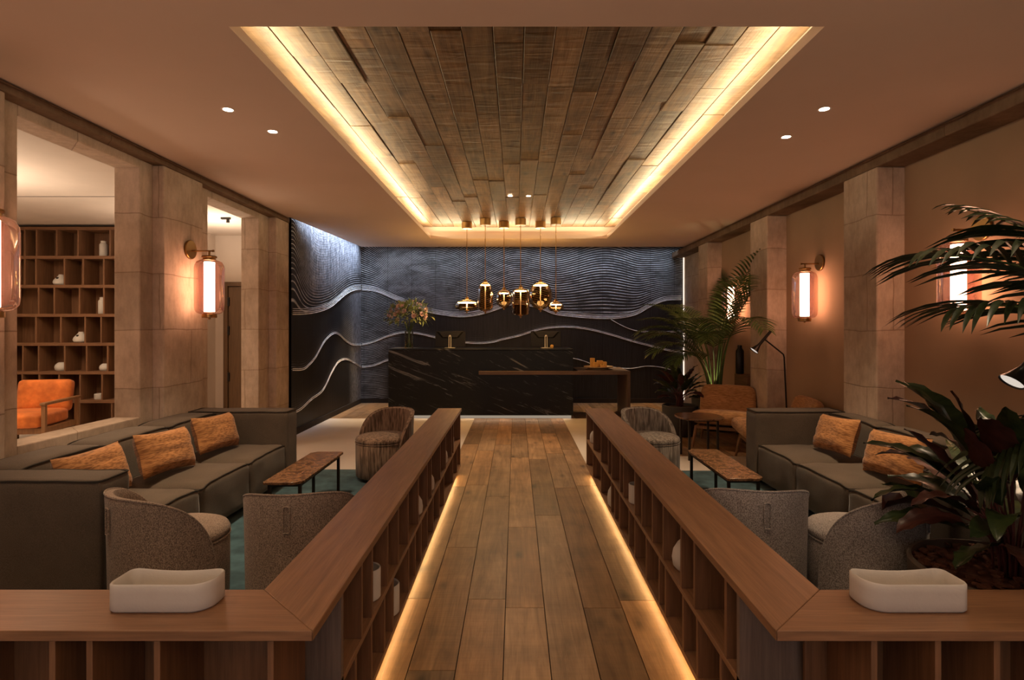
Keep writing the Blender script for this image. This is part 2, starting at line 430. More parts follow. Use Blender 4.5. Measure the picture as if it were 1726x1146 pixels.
fl = MB(); att = planks(fl, -.68, .78, YR, 9.2, 7, -.02, 1.1, 2.4, 0)
att += planks(fl, -3.1, 3.36, 9.2, YB, 30, -.02, .9, 2.0, 0)
att += planks(fl, 1.75, 3.36, 6.5, 9.2, 8, -.02, .9, 2.0, 0)  # part wood, part shaded stone floor, its shade drawn as dark planks
k = len(fl.f)
fl.box(-3.2, 3.4, YR, YB, -.06, -.021, 1)
for (a, b, c, d) in ((-3.45, -.68, YR, 9.2), (.78, 1.75, YR, 9.2), (1.75, 3.5, YR, 6.5), (3.36, 3.5, 6.5, 9.2), (-8.3, -3.45, 1.8, 9.3), (3.36, 3.5, 9.2, YB)):
    fl.box(a, b, c, d, -.05, 0, 2)
att += [.5]*(len(fl.f)-k)
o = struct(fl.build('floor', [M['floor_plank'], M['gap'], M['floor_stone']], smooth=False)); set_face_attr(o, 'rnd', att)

# plaster ceiling with the lit coffer
cl = MB()
cl.prism([(-3.3, YR), (-1.43, YR), (-1.43, 10.37), (-2.86, 10.37), (-3.07, 7.6), (-3.3, 7.6)], ZC, ZC+.06)
cl.prism([(1.54, YR), (3.5, YR), (3.5, 10.37), (1.54, 10.37)], ZC, ZC+.06)
cl.box(-1.43, 1.54, YR, 2.78, ZC, ZC+.06); cl.box(-1.43, 1.54, 9.4, 10.37, ZC, ZC+.06)
cl.box(-1.64, -1.60, 2.6, 9.62, ZC+.06, 3.3); cl.box(1.70, 1.74, 2.6, 9.62, ZC+.06, 3.3)
cl.box(-1.64, 1.74, 9.58, 9.62, ZC+.06, 3.3); cl.box(-1.64, 1.74, 2.56, 2.6, ZC+.06, 3.3)
cl.box(-3.6, 3.6, YR, YB+.2, 3.42, 3.5)
struct(cl.build('ceiling', M['plaster'], smooth=False))
cp = MB(); att = planks(cp, -1.6, 1.7, 2.6, 9.58, 18, 3.225, .8, 2.2, .006, gap=.0022)
k = len(cp.f); cp.box(-1.6, 1.7, 2.6, 9.58, 3.247, 3.28, 1); att += [.5]*(len(cp.f)-k)
o = struct(cp.build('ceiling_planking', [M['ceil_plank'], m_plain('lit_seam_bed', (.85,.65,.42), .8)], smooth=False, bevel=.003, seg=1)); set_face_attr(o, 'rnd', att)  # bright bed paints the light showing in the plank seams

# right wall: plaster niches between limestone pilasters, lintel beam with its shade painted in
wr = MB()
wr.box(3.36, 3.5, YR, 9.52, 0, ZC)
o = struct(wr.build('wall_right', M['niche'], smooth=False))
w2 = MB(); w2.box(3.355, 3.5, 9.52, YB, 0, ZC); struct(w2.build('wall_right_end', M['stone'], smooth=False))
def pil_right(y0, y1):
    b = MB(); b.box(3.12, 3.37, y0, y1, 0, 2.89)
    return struct(b.build('pilaster_right', M['stone'], bevel=.012))
for y0, y1 in ((9.08, 9.52), (6.917, 7.42), (4.816, 5.31), (2.7, 3.2), (.5, 1.0)): pil_right(y0, y1)
b = MB(); b.box(3.12, 3.37, YR, YB, 2.89, 2.995); struct(b.build('trim_1', M['stone_shaded'], bevel=.01))

# left wall: thick limestone with two openings into the side room
wl = MB(); XI, XO = -3.2, -3.42
wl.box(XO, XI, YR, 3.585, 0, ZC)
wl.box(XO, XI, 3.585, 4.75, 0, .737)
wl.box(XO, XI, 3.585, 4.75, 2.86, ZC)
wl.box(XO, XI, 4.75, 5.80, 0, ZC)
wl.box(XO, XI, 5.80, 6.947, 2.86, ZC)
wl.box(XO, XI, 6.947, YB+.1, 0, ZC)
struct(wl.build('wall_left', M['stone'], smooth=False, bevel=.008))
for y0, y1 in ((4.914, 5.53), (7.23, 7.63), (2.75, 3.39), (.4, 1.0)):
    b = MB(); b.box(-3.205, -3.1, y0, y1, 0, 2.93); struct(b.build('pilaster_left', M['stone'], bevel=.01))
b = MB(); b.box(-3.205, -3.09, YR, 7.63, 2.93, 2.995); struct(b.build('trim_2', M['stone_shaded'], bevel=.008))

# back wall, rear wall with a window behind the camera
b = MB(); b.box(-3.5, 3.5, YB, YB+.1, 0, 3.42); b.box(-3.2, -3.12, 7.6, YB, 0, 3.42); b.box(3.36, 3.5, 9.5, YB, ZC, 3.42)
struct(b.build('wall_back', M['gap'], smooth=False))
b = MB(); b.box(-3.5, -2.4, YR-.1, YR, 0, ZC); b.box(2.4, 3.5, YR-.1, YR, 0, ZC); b.box(-2.4, 2.4, YR-.1, YR, 2.6, ZC); b.box(-2.4, 2.4, YR-.1, YR, 0, .3)
struct(b.build('wall_rear', M['niche'], smooth=False))
b = MB()
for x in (-2.4, -.82, .78, 2.36): b.box(x, x+.04, YR-.09, YR-.02, .3, 2.6)
b.box(-2.4, 2.4, YR-.09, YR-.02, .3, .34); b.box(-2.4, 2.4, YR-.09, YR-.02, 2.56, 2.6)
wf = struct(b.build('window_1', M['bronze'], smooth=False))
b = MB(); b.box(-2.38, 2.38, YR-.06, YR-.05, .33, 2.57); b.build('pane', M['pane_glass'], wf, smooth=False)

# side room
b = MB(); b.box(-8.3, -8.2, 1.8, 9.3, 0, ZC); struct(b.build('wall_side_room_left', M['side_plaster'], smooth=False))
b = MB(); b.box(-8.2, -3.42, 1.8, 1.9, 0, ZC); struct(b.build('wall_side_room_front', M['side_plaster'], smooth=False))
b = MB(); b.box(-8.2, -4.9, 8.42, 8.5, 0, ZC); b.box(-4.98, -4.9, 8.5, 9.1, 0, ZC); b.box(-4.98, -3.42, 9.1, 9.2, 0, ZC)
struct(b.build('wall_side_room_back', M['side_plaster'], smooth=False))
b = MB(); b.box(-8.3, -3.42, 1.8, 9.3, ZC, ZC+.08); b.box(-8.2, -3.42, 6.38, 6.395, ZC-.002, ZC, 1)
struct(b.build('ceiling_side_room', [M['side_plaster'], M['gap']], smooth=False))
dr = MB(); dr.box(-4.66, -3.75, 9.055, 9.085, .01, 2.16)
d = struct(dr.build('door_1', M['door_wood'], bevel=.004))
fr = MB()
fr.box(-4.74, -4.67, 9.04, 9.099, .0, 2.24); fr.box(-3.74, -3.67, 9.04, 9.099, 0, 2.24); fr.box(-4.67, -3.74, 9.04, 9.099, 2.17, 2.24)
fr.build('door_frame', M['door_wood'], d, bevel=.004)
for z in (1.92, 1.45, .7):
    h = MB(); h.box(-4.668, -4.64, 9.03, 9.056, z-.07, z+.07); h.build('hinge', M['black_metal'], d)

# ------------------------------------------------------------------ relief mural
def cr(pts):
    """smooth curve through sorted points"""
    xs = np.array([p[0] for p in pts]); ys = np.array([p[1] for p in pts])
    m = np.gradient(ys, xs)
    def f(x):
        x = np.clip(np.asarray(x, float), xs[0], xs[-1]); i = np.clip(np.searchsorted(xs, x)-1, 0, len(xs)-2)
        h = xs[i+1]-xs[i]; t = (x-xs[i])/h
        return (2*t**3-3*t**2+1)*ys[i] + (t**3-2*t**2+t)*h*m[i] + (-2*t**3+3*t**2)*ys[i+1] + (t**3-t**2)*h*m[i+1]
    return f
kb = 11.12/940
def bk(pts): return cr([((x-869)*kb, 1.5+(552-y)*kb) for x, y in pts])
def sd(pts): return cr([(3.08*940/(869-x), 1.5+(552-y)*3.08/(869-x)) for x, y in pts])
A = bk([(607,488),(636,492),(665,504),(695,516),(722,526),(748,531),(775,534),(801,532),(825,526),(848,518),(866,513),(880,513),(895,516),(913,521),(933,529),(959,533),(986,535.5),(1016,537),(1045,536),(1075,529),(1098,516),(1118,507.5),(1150,505)])
B = bk([(607,582),(626,578),(649,569),(669,563),(682,561),(699,562),(732,569),(760,576),(785,578),(811,579),(831,577),(850,572),(873,567),(909,556),(939,552),(966,552),(999,557),(1032,565.5),(1065,575.5),(1098,584),(1132,592),(1150,594)])
Cc = bk([(607,619.5),(629,617),(653,608),(700,604),(800,602),(930,600),(967,604),(986,609),(999,614),(1032,618.5),(1062,621),(1092,617),(1112,618.5),(1135,624),(1150,627)])
D = bk([(1029,538),(1045,547),(1065,555.5),(1085,559.5),(1108,560.5),(1150,559)])
As = sd([(494,530),(511,529.5),(530,527),(545,523),(559,516),(571,506),(583,496),(596,489.5),(607,488)])
Bs = sd([(494,624),(505,624),(513,622),(522,614),(530,605),(546,577),(555,567),(564,562),(572,565),(579,572),(592,581),(607,582)])
Cs = sd([(494,697),(505,691.5),(523,675),(546,655),(559,628),(569,612),(577,607),(584,606.5),(596,612),(609,619.5)])
def ss(a, b, x): t = np.clip((x-a)/(b-a), 0, 1); return t*t*(3-2*t)
mur = root('relief_mural', (0, 11.1, 0), 'dark carved wall relief with silver wave lines wrapping the corner behind the desk', 'mural')
Mi = lambda o: None
def mural_grid(name, us, zs, fa, fb, fc, side):
    U, Z = np.meshgrid(us, zs); nu, nz = len(us), len(zs)
    a, b, c = fa(U), fb(U), fc(U)
    d = Z - a
    w = np.exp(-np.maximum(d, 0)/.9)
    tilt = (-.42*np.sin((U+.2)*1.05) + .12*np.sin(U*2.4) if not side else .9*(10.2-U)*.45)
    up = d*(1+0*U) + (1-w)*tilt*1.0 + .05*np.sin(U*2.3)*np.maximum(d, 0)
    if side:  # fan of arcs at the outer end
        up = d + (1-w)*(-.9)*(np.exp(-((U-7.7)/.55)**2))
    ph = np.where(d > 0, up/.040, np.where(Z > b, (Z-b)/.034, np.where(Z > c, (Z-c)/.032, (Z-c*.3)/.032)))
    if not side:
        corner = 1-ss(-2.55, -1.85, U)
        st = np.where(d > 0, .9, np.where(Z > b, corner*.75, np.where(Z > c, .85*(1-ss(-2.55, -2.2, U)), .7*(1-ss(-2.7, -2.45, U)))))
        st = np.where((d < 0) & (Z > b), np.maximum(st, .55*np.exp(-(Z-b)/.05)), st)
        sm = 0*U
    else:
        st = np.where(d > 0, .95, np.where(Z > b, .55*ss(9.6, 10.6, U), .0))
        st = np.where((d < 0) & (Z > b), np.maximum(st, .7*np.exp(-(Z-b)/.06)), st)
        st = np.where((Z < b) & (Z > c), .6*np.exp(-(Z-c)/.05), st)
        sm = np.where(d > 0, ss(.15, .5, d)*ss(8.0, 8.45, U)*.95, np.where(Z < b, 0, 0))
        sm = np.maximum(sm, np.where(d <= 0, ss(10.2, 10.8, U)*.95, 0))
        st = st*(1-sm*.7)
    mb = MB()
    for j in range(nz):
        for i in range(nu):
            mb.v.append((-3.08, us[i]-11.1, zs[j]) if side else (us[i], 11.12-11.1, zs[j]))
    mb.f = [((j*nu+i), (j*nu+i+1), (j+1)*nu+i+1, (j+1)*nu+i) for j in range(nz-1) for i in range(nu-1)]
    mb.mi = [0]*len(mb.f)
    o = mb.build(name, M['mural'], mur, smooth=False)
    for nm, arr in (('phase', ph), ('stripe', st), ('smooth', sm)):
        at = o.data.attributes.new(nm, 'FLOAT', 'POINT'); at.data.foreach_set('value', arr.astype(np.float32).ravel())
    return o
zs = np.linspace(.09, 3.36, 170)
mural_grid('back_panel', np.linspace(-3.08, 3.33, 330), zs, A, B, Cc, False)
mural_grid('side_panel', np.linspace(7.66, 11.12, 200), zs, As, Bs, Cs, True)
def ridge(f, u0, u1, off, r, side, n=150):
    mb = MB(); us = np.linspace(u0, u1, n); z = f(us)
    pts = [((-3.075, u-11.1, q+off) if side else (u, .015, q+off)) for u, q in zip(us, z)]
    rr = [r*(.65+.35*noise.noise(Vector((u*9, off*40, side*5)))) + r*.1 for u in us]
    mb.tube(pts, rr, 5); mb.build('wave_ridge', M['ridge'], mur)
for off, r in ((0, .010), (.026, .007), (.052, .006), (.08, .005)): ridge(A, -3.06, 3.3, off, r, 0); ridge(As, 7.7, 11.1, off, r, 1, 90)
for off, r in ((0, .010), (.024, .006)):
    ridge(B, -3.06, 3.3, off, r, 0); ridge(Bs, 7.7, 11.1, off, r, 1, 90); ridge(Cs, 7.7, 11.1, off, r, 1, 90)
ridge(Cc, -3.06, -2.3, 0, .009, 0, 30); ridge(Cc, -3.06, -2.3, .024, .006, 0, 30); ridge(Cc, 1.1, 3.3, 0, .009, 0, 60); ridge(D, 1.9, 3.3, 0, .009, 0, 50); ridge(D, 2.5, 3.3, .02, .006, 0, 40)
b = MB(); b.box(-3.08, 3.33, -.005, .03, 0, .09); b.box(-3.1, -3.065, 7.66-11.1, .0, 0, .09); b.build('plinth', M['gap'], mur, smooth=False)
b = MB(); b.box(3.333, 3.349, 11.07, 11.1, .06, 3.0)
tag(b.build('light_strip', M['line_glow'], smooth=False), 'thin vertical light strip at right end of the dark wave relief', 'light strip')

# ------------------------------------------------------------------ low shelf dividers along the walkway
WX, WY, WZ = M['wood_x'], M['wood_y'], M['wood_z']
TH = .66; SH = .32
def side_run(sg, xin, xback, xs_top, xs_bot, label):
    """long run, face at xin, back at xback; dividers given as Y positions"""
    r = root('low_shelf_unit', (xin, 3.8, 0), label, 'shelf unit', 'low oak shelf units edging the walkway')
    x0, x1 = sorted((0, xback-xin)); X = lambda q: q
    ya, yb = 1.83-3.8, 5.79-3.8
    b = MB(); xb = xback-xin; b.box(min(xb, xb-sg*.012), max(xb, xb-sg*.012), ya, yb, .06, TH-.03); b.build('back_panel', M['shelf_z'], r, smooth=False)
    for z in (.06, SH): 
        s = MB(); s.box(x0, x1, ya, yb, z, z+.025); s.build('shelf', M['wood_y'], r, bevel=.0015)
    for yy, m in ((ya, M['ash']), (yb-.025, M['wood_z'])):
        e = MB(); e.box(x0, x1, yy, yy+.025, .06, TH-.03); e.build('end_panel', m, r, bevel=.0015)
    for lst, z0, z1 in ((xs_top, SH+.025, TH-.03), (xs_bot, .085, SH)):
        for y in lst:
            dvd = MB(); dvd.box(x0, x1, y-3.8-.011, y-3.8+.011, z0, z1); dvd.build('divider', M['shelf_z'], r, bevel=.0012)
    p = MB(); px = sorted((sg*.07, xback-xin-sg*.03)); p.box(px[0], px[1], ya, yb-.1, 0, .06); p.build('plinth', M['bronze'], r, smooth=False)
    return r
side_run(-1, -.572, -.80, [2.08,2.23,2.50,2.73,2.98,3.29,3.62,3.80,4.25,4.58,5.0,5.15], [2.0,2.22,2.44,2.61,2.99,3.19,3.39,3.62,3.88,4.19,4.46,5.1,5.45],
         'long oak shelf unit on the left of the walkway holding six white vases')
side_run(1, .735, .968, [1.954,2.296,2.48,2.78,3.0,3.25,3.44,3.80,3.93,4.27,4.43,4.80,5.27], [2.0,2.26,2.45,2.74,2.86,3.14,3.44,3.62,3.95,4.14,4.29,4.80,5.3],
         'long oak shelf unit on the right of the walkway with round bottle vase')
def front_run(x0, x1, divs, corner, label):
    r = root('low_shelf_unit', ((x0+x1)/2, 1.69, 0), label, 'shelf unit', 'low oak shelf units edging the walkway')
    cx = (x0+x1)/2; a, b_ = x0-cx, x1-cx; ya, yb = 1.57-1.69, 1.805-1.69
    s = MB()
    lo, hi = (a, b_-.19) if corner > 0 else (a+.195, b_)
    s.box(lo, hi, yb-.012, yb, .06, TH-.03); s.build('back_panel', M['shelf_z'], r, smooth=False)
    for z in (.06, SH):
        s = MB(); s.box(a, b_, ya, yb, z, z+.025); s.build('shelf', M['wood_x'], r, bevel=.0015)
    for i, x in enumerate(divs):
        for z0, z1 in ((SH+.025, TH-.03), (.085, SH)):
            s = MB(); s.box(x-cx-.009, x-cx+.009, ya, yb, z0, z1); s.build('divider', M['shelf_z'], r, bevel=.0012)
    e = MB(); x = a if corner > 0 else b_; e.box(min(x, x+.02*corner), max(x, x+.02*corner), ya, yb, .06, TH-.03); e.build('end_panel', M['wood_z'], r, bevel=.0015)
    p = MB(); p.box(a+.08, b_-.08, ya+.06, yb-.02, 0, .06); p.build('plinth', M['bronze'], r, smooth=False)
front_run(-2.55, -.572, [-.69,-1.01,-1.2,-1.305,-1.62,-1.9,-2.2], 1, 'short oak shelf unit crossing the front, under the left white trough')
front_run(.735, 2.72, [1.01,1.19,1.356,1.6,1.85,2.1,2.4], -1, 'short oak shelf unit crossing the front, under the right white trough')
def worktop(pl_side, pl_front, lab, c):
    r = root('shelf_worktop', (c, 1.6, TH-.03), lab, 'worktop', 'oak tops on the low shelf units')
    for nm, pl, m in (('long_board', pl_side, M['wood_y']), ('cross_board', pl_front, M['wood_x'])):
        s = MB(); s.prism([(x-c, y-1.6) for x, y in pl], 0.0005, .03); s.build(nm, m, r, bevel=.002)
worktop([(-.562,1.545),(-.562,5.81),(-.806,5.81),(-.806,1.789)], [(-.5635,1.545),(-.8075,1.789),(-2.6,1.789),(-2.6,1.545)], 'L-shaped mitred oak top on the left shelves beside the walkway', -.69)
worktop([(.722,1.545),(.722,5.81),(.975,5.81),(.975,1.789)], [(.7235,1.545),(.9765,1.789),(2.75,1.789),(2.75,1.545)], 'L-shaped mitred oak top on the right shelves beside the walkway', .85)

# white troughs on the counter
def trough(loc, mirror, label):
    r = root('ceramic_trough', loc, label, 'trough', 'white ceramic troughs on the front counter')
    W, Dp, H = .302, .125, .078
    def outline(ins):
        pts = []; w, d = W/2-ins, Dp/2-ins
        def arc(cx, cy, rad, a0, a1, n=9):
            for i in range(n): 
                q = math.radians(a0+(a1-a0)*i/(n-1)); pts.append((cx+rad*math.cos(q), cy+rad*math.sin(q)))
        ra = max(.004, .028-ins); rb = max(.004, .06-ins)
        rc = max(.004, .036-ins)
        arc(-w+ra, -d+ra, ra, 180, 270); arc(w-rb, -d+rb, rb, 270, 360); arc(w-rc, d-rc, rc, 0, 90); arc(-w+ra, d-ra, ra, 90, 180)
        # resample straight runs
        out = []
        for i in range(len(pts)):
            p, q = pts[i], pts[(i+1) % len(pts)]; L = math.dist(p, q); m = max(1, int(L/.02))
            for k in range(m): out.append((p[0]+(q[0]-p[0])*k/m, p[1]+(q[1]-p[1])*k/m))
        return out
    def rim(x, y): return H + (.004-.010*math.cos(PI*x/W*1.0)*max(0, y/Dp*2)) 
    o = outline(0); mb = MB(); n = len(o); vs = []; fs = []
    i2 = [(x*.955, y*.89) for x, y in o]
    rings = [[(x*.97, y*.94, 0) for x, y in o], [(x, y, .006) for x, y in o]]
    for tt in (.35, .7, 1.0): rings.append([(x, y, .006+(rim(x, y)-.009)*tt) for x, y in o])
    rings.append([(x*.98, y*.95, rim(x, y)+.001) for x, y in o])
    for tt in (1, .5, .12): rings.append([(x, y, .006+(rim(x, y)-.009)*tt) for x, y in i2])
    for rg in rings: vs += [(-x if mirror else x, y, z) for x, y, z in rg]
    for k in range(len(rings)-1):
        for i in range(n):
            f = (k*n+i, k*n+(i+1) % n, (k+1)*n+(i+1) % n, (k+1)*n+i); fs.append(f[::-1] if mirror else f)
    fs.append(tuple(range(n))[::-1] if not mirror else tuple(range(n))); last = tuple(range((len(rings)-1)*n, len(rings)*n)); fs.append(last if not mirror else last[::-1])
    mb.add(vs, fs); mb.build('trough_body', M['ceramic'], r, auto=60)
trough((-1.055, 1.70, TH+.0005), False, 'white ceramic trough on the left front counter')
trough((1.19, 1.70, TH+.0005), True, 'white ceramic trough on the right front counter')

# vases in the low shelves and the bookcase
def vase(kind, loc, s, label, group, rz=0):
    mb = MB()
    if kind == 'cylinder':   pr = [(.0,.0),(.055,.0),(.06,.006),(.06,.125),(.057,.13),(.053,.125),(.052,.03),(0,.03)]
    elif kind == 'dome':     pr = [(.0,.0),(.065,.0),(.075,.012),(.078,.05),(.072,.09),(.055,.12),(.03,.138),(.02,.14),(.016,.132),(.0,.125)]
    elif kind == 'bottle':   pr = [(.0,.0),(.06,.0),(.078,.02),(.085,.065),(.078,.105),(.055,.145),(.028,.172),(.022,.18),(.024,.2),(.018,.2),(.014,.17),(0,.16)]
    elif kind == 'tall':     pr = [(.0,.0),(.055,.0),(.06,.008),(.06,.19),(.052,.21),(.04,.222),(.042,.255),(.036,.257),(.034,.22),(0,.2)]
    elif kind == 'squat':    pr = [(.0,.0),(.085,.0),(.11,.02),(.118,.05),(.108,.085),(.075,.125),(.042,.165),(.034,.185),(.028,.183),(.026,.16),(0,.14)]
    elif kind == 'round':    pr = [(.0,.0),(.08,.0),(.105,.025),(.112,.065),(.1,.105),(.07,.135),(.055,.145),(.05,.14),(0,.12)]
    else:                    pr = [(.0,.0),(.065,.0),(.07,.01),(.07,.075),(.066,.08),(.06,.075),(.058,.02),(0,.02)]
    mb.lathe([(r_*s, z*s) for r_, z in pr], 28)
    if kind == 'squat':   # little spout hole
        pts = [Vector((.068*s*0+.03*s*math.cos(q), -.083*s, .125*s+.018*s*math.sin(q))) for q in [2*PI*i/12 for i in range(12)]]
        o = mb.build('vase', M['ceramic'], loc=loc)
        h = MB(); h.lathe([(.0, -.092*s), (.018*s, -.092*s), (.018*s, -.07*s)], 12, (0, 0, .118*s), axis='y'); h.build('spout_hole', M['gap'], o)
    else: o = mb.build('vase', M['ceramic'], loc=loc)
    o.rotation_euler[2] = rz
    return tag(o, label, 'vase', group)
gl = 'white vases in the walkway shelves'
S1 = SH+.0255; S0 = .0855
vase('cylinder', (-.638, 2.385, S1), 1.0, 'white open cylinder vase on upper left walkway shelf, nearest the front', gl)
vase('cylinder', (-.645, 2.77, S0), 1.12, 'white open cylinder vase on the lower left walkway shelf', gl)
vase('dome', (-.645, 3.455, S1), .9, 'white domed vase nearest the camera on the left upper walkway shelf', gl)
vase('dome', (-.65, 3.96, S1), .95, 'white domed vase second along the left upper walkway shelf', gl)
vase('dome', (-.655, 4.75, S1), 1.0, 'white domed vase third along the left upper walkway shelf, nearest the desk', gl)
vase('cylinder', (-.64, 5.36, S1), .8, 'small white straight cup at desk end of left walkway shelf', gl)
vase('bottle', (.822, 2.668, S1), .85, 'round white bottle vase with short neck on right walkway shelf', gl)
vase('cylinder', (.805, 3.685, S1), .95, 'white cylinder vase on the upper right walkway shelf', gl)
vase('dome', (.83, 4.425, S0), 1.3, 'large white domed vase on the lower right walkway shelf', gl)
vase('dome', (.815, 5.60, S1), .9, 'small white domed vase at desk end of right walkway shelf', gl)

# ------------------------------------------------------------------ sofas
def sofa(loc, mir, label):
    """local: back at x=0 side, seat front at x=+depth (mir=-1 flips), along y"""
    D = .95 if mir > 0 else .85
    r = root('sofa', loc, label, 'sofa', 'pair of low modular sofas facing across the lounge')
    s = MB.__new__(MB)
    def part(name, x0, x1, y0, y1, z0, z1, rad, bul, pipe=True, wr=.004, seed=0, pinch=0.0):
        mb = MB(); cx, cy, cz = (x0+x1)/2*mir, (y0+y1)/2, (z0+z1)/2
        mb.rbox((cx, cy, cz), (x1-x0, y1-y0, z1-z0), rad, 14, bul, None, wr, seed, pinch)
        o = mb.build(name, M['sofa'], r, auto=180)
        if pipe:
            p = MB(); hx, hy = (x1-x0)/2-.006, (y1-y0)/2-.006; k = rad*.7
            zt = z1-.006
            lp = []
            for (a, b, a0) in ((hx-k, hy-k, 0), (-hx+k, hy-k, 90), (-hx+k, -hy+k, 180), (hx-k, -hy+k, 270)):
                for i in range(4):
                    q = math.radians(a0+30*i); lp.append((cx+a+k*math.cos(q), cy+b+k*math.sin(q), zt))
            # add sag between the corners
            full = []
            for i in range(len(lp)):
                p0, p1 = Vector(lp[i]), Vector(lp[(i+1) % len(lp)]); n = max(1, int((p1-p0).length/.04))
                for k2 in range(n):
                    v = p0.lerp(p1, k2/n)
                    w = noise.noise_vector((v-Vector((cx, cy, cz)))*7+Vector((seed*3.1, seed, 0)))
                    full.append(v+w*wr-Vector((0, 0, pinch*abs((v.y-cy)/(hy+.006))**7)))
            p.tube(full, .0055, 6, closed=True); p.build('piping', M['piping'], o)
        return o
    y0 = 2.88-loc[1]; ys = [3.125, 3.83, 4.54, 5.25]
    ya = [y-loc[1] for y in ys]
    bt = .30 if mir > 0 else .19
    part('arm', 0, D, y0, ya[0]-.002, .06, .70, .03, (0,.006,.004), seed=1)
    part('arm', 0, D, ya[3]+.002, 5.5-loc[1], .06, .70, .03, (0,.006,.004), seed=2)
    for i in range(3):
        part('back_cushion', 0, bt, ya[i]+.003, ya[i+1]-.003, .06, .70, .04, (.012,0,.016), seed=3+i, pinch=.022)
        part('seat_cushion', bt+.004, D-.004, ya[i]+.003, ya[i+1]-.003, .06, .405, .035, (.008,0,.016), seed=7+i, wr=.007, pinch=.026)
    for (x, y) in ((.08, y0+.1), (D-.08, y0+.1), (.08, 5.4-loc[1]), (D-.08, 5.4-loc[1])):
        l = MB(); l.box(x*mir-.03, x*mir+.03, y-.03, y+.03, .0, .062); l.build('foot', M['black_metal'], r)
    return r
sofa((-3.1, 4.2, .0095), 1, 'long dark olive sofa with three rust cushions along the left stone wall')
sofa((3.115, 4.2, .0095), -1, 'long dark olive sofa along the right wall in front of the pilasters')
def pillow(loc, w, h, t, rot, label, seed):
    mb = MB(); n = 18; idx = {}
    vs = []; fs = []
    for sg in (1, -1):
        for i in range(n+1):
            for j in range(n+1):
                u, v = -1+2*i/n, -1+2*j/n
                th = t/2*max(0, (1-u**4)*(1-v**4))**.55
                x = u*w/2*(1-.06*(1-abs(v))**1.0*abs(u)); z = v*h/2*(1-.09*(1-u*u)*abs(v))
                p = Vector((x, sg*th, z))
                wv = noise.noise_vector(Vector((x*5+seed*7, sg*2+z*22, seed)))
                edge = (1-abs(u)**6)
                p.y += wv.y*.012*edge*(1-v**6) 
                p.z += wv.z*.006
                fold = math.exp(-((abs(u)-.82)/.2)**2)*math.sin(v*15+seed*2)*.0045*(1-v**4)*(1 if u < 0 else .3)
                p.y += sg*fold*max(0, 1-abs(u)**8)
                vs.append(p)
    N = (n+1)**2
    for i in range(n):
        for j in range(n):
            a = i*(n+1)+j; f = (a, a+1, a+n+2, a+n+1); fs.append(f); fs.append(tuple(q+N for q in f)[::-1])
    mb.add(vs, fs); o = mb.build('cushion', M['pillow'], loc=loc, auto=180)
    o.rotation_euler = [math.radians(q) for q in rot]
    sd_ = MB(); return tag(o, label, 'cushion', 'rust striated cushions on the sofas')
# local: thin along y, width along x, height z.  rot z ~ +-90 turns it to face across the room
pillow((-2.60, 3.44, .598), .52, .31, .16, (-18, 0, 88), 'rust cushion on left sofa half hidden behind its near arm', 1)
pillow((-2.56, 4.08, .598), .52, .31, .17, (-18, 3, 84), 'large striped rust cushion in the middle of the left sofa', 2)
pillow((-2.58, 4.80, .598), .52, .31, .17, (-18, 3, 84), 'rust cushion leaning in the far end of the left sofa', 3)
pillow((2.70, 4.70, .600), .50, .31, .16, (-18, -3, -87), 'rust cushion at the far end of the right sofa', 4)
pillow((2.67, 3.92, .602), .55, .32, .17, (-18, -3, -86), 'rust cushion on right sofa partly behind the big leaf plant', 5)

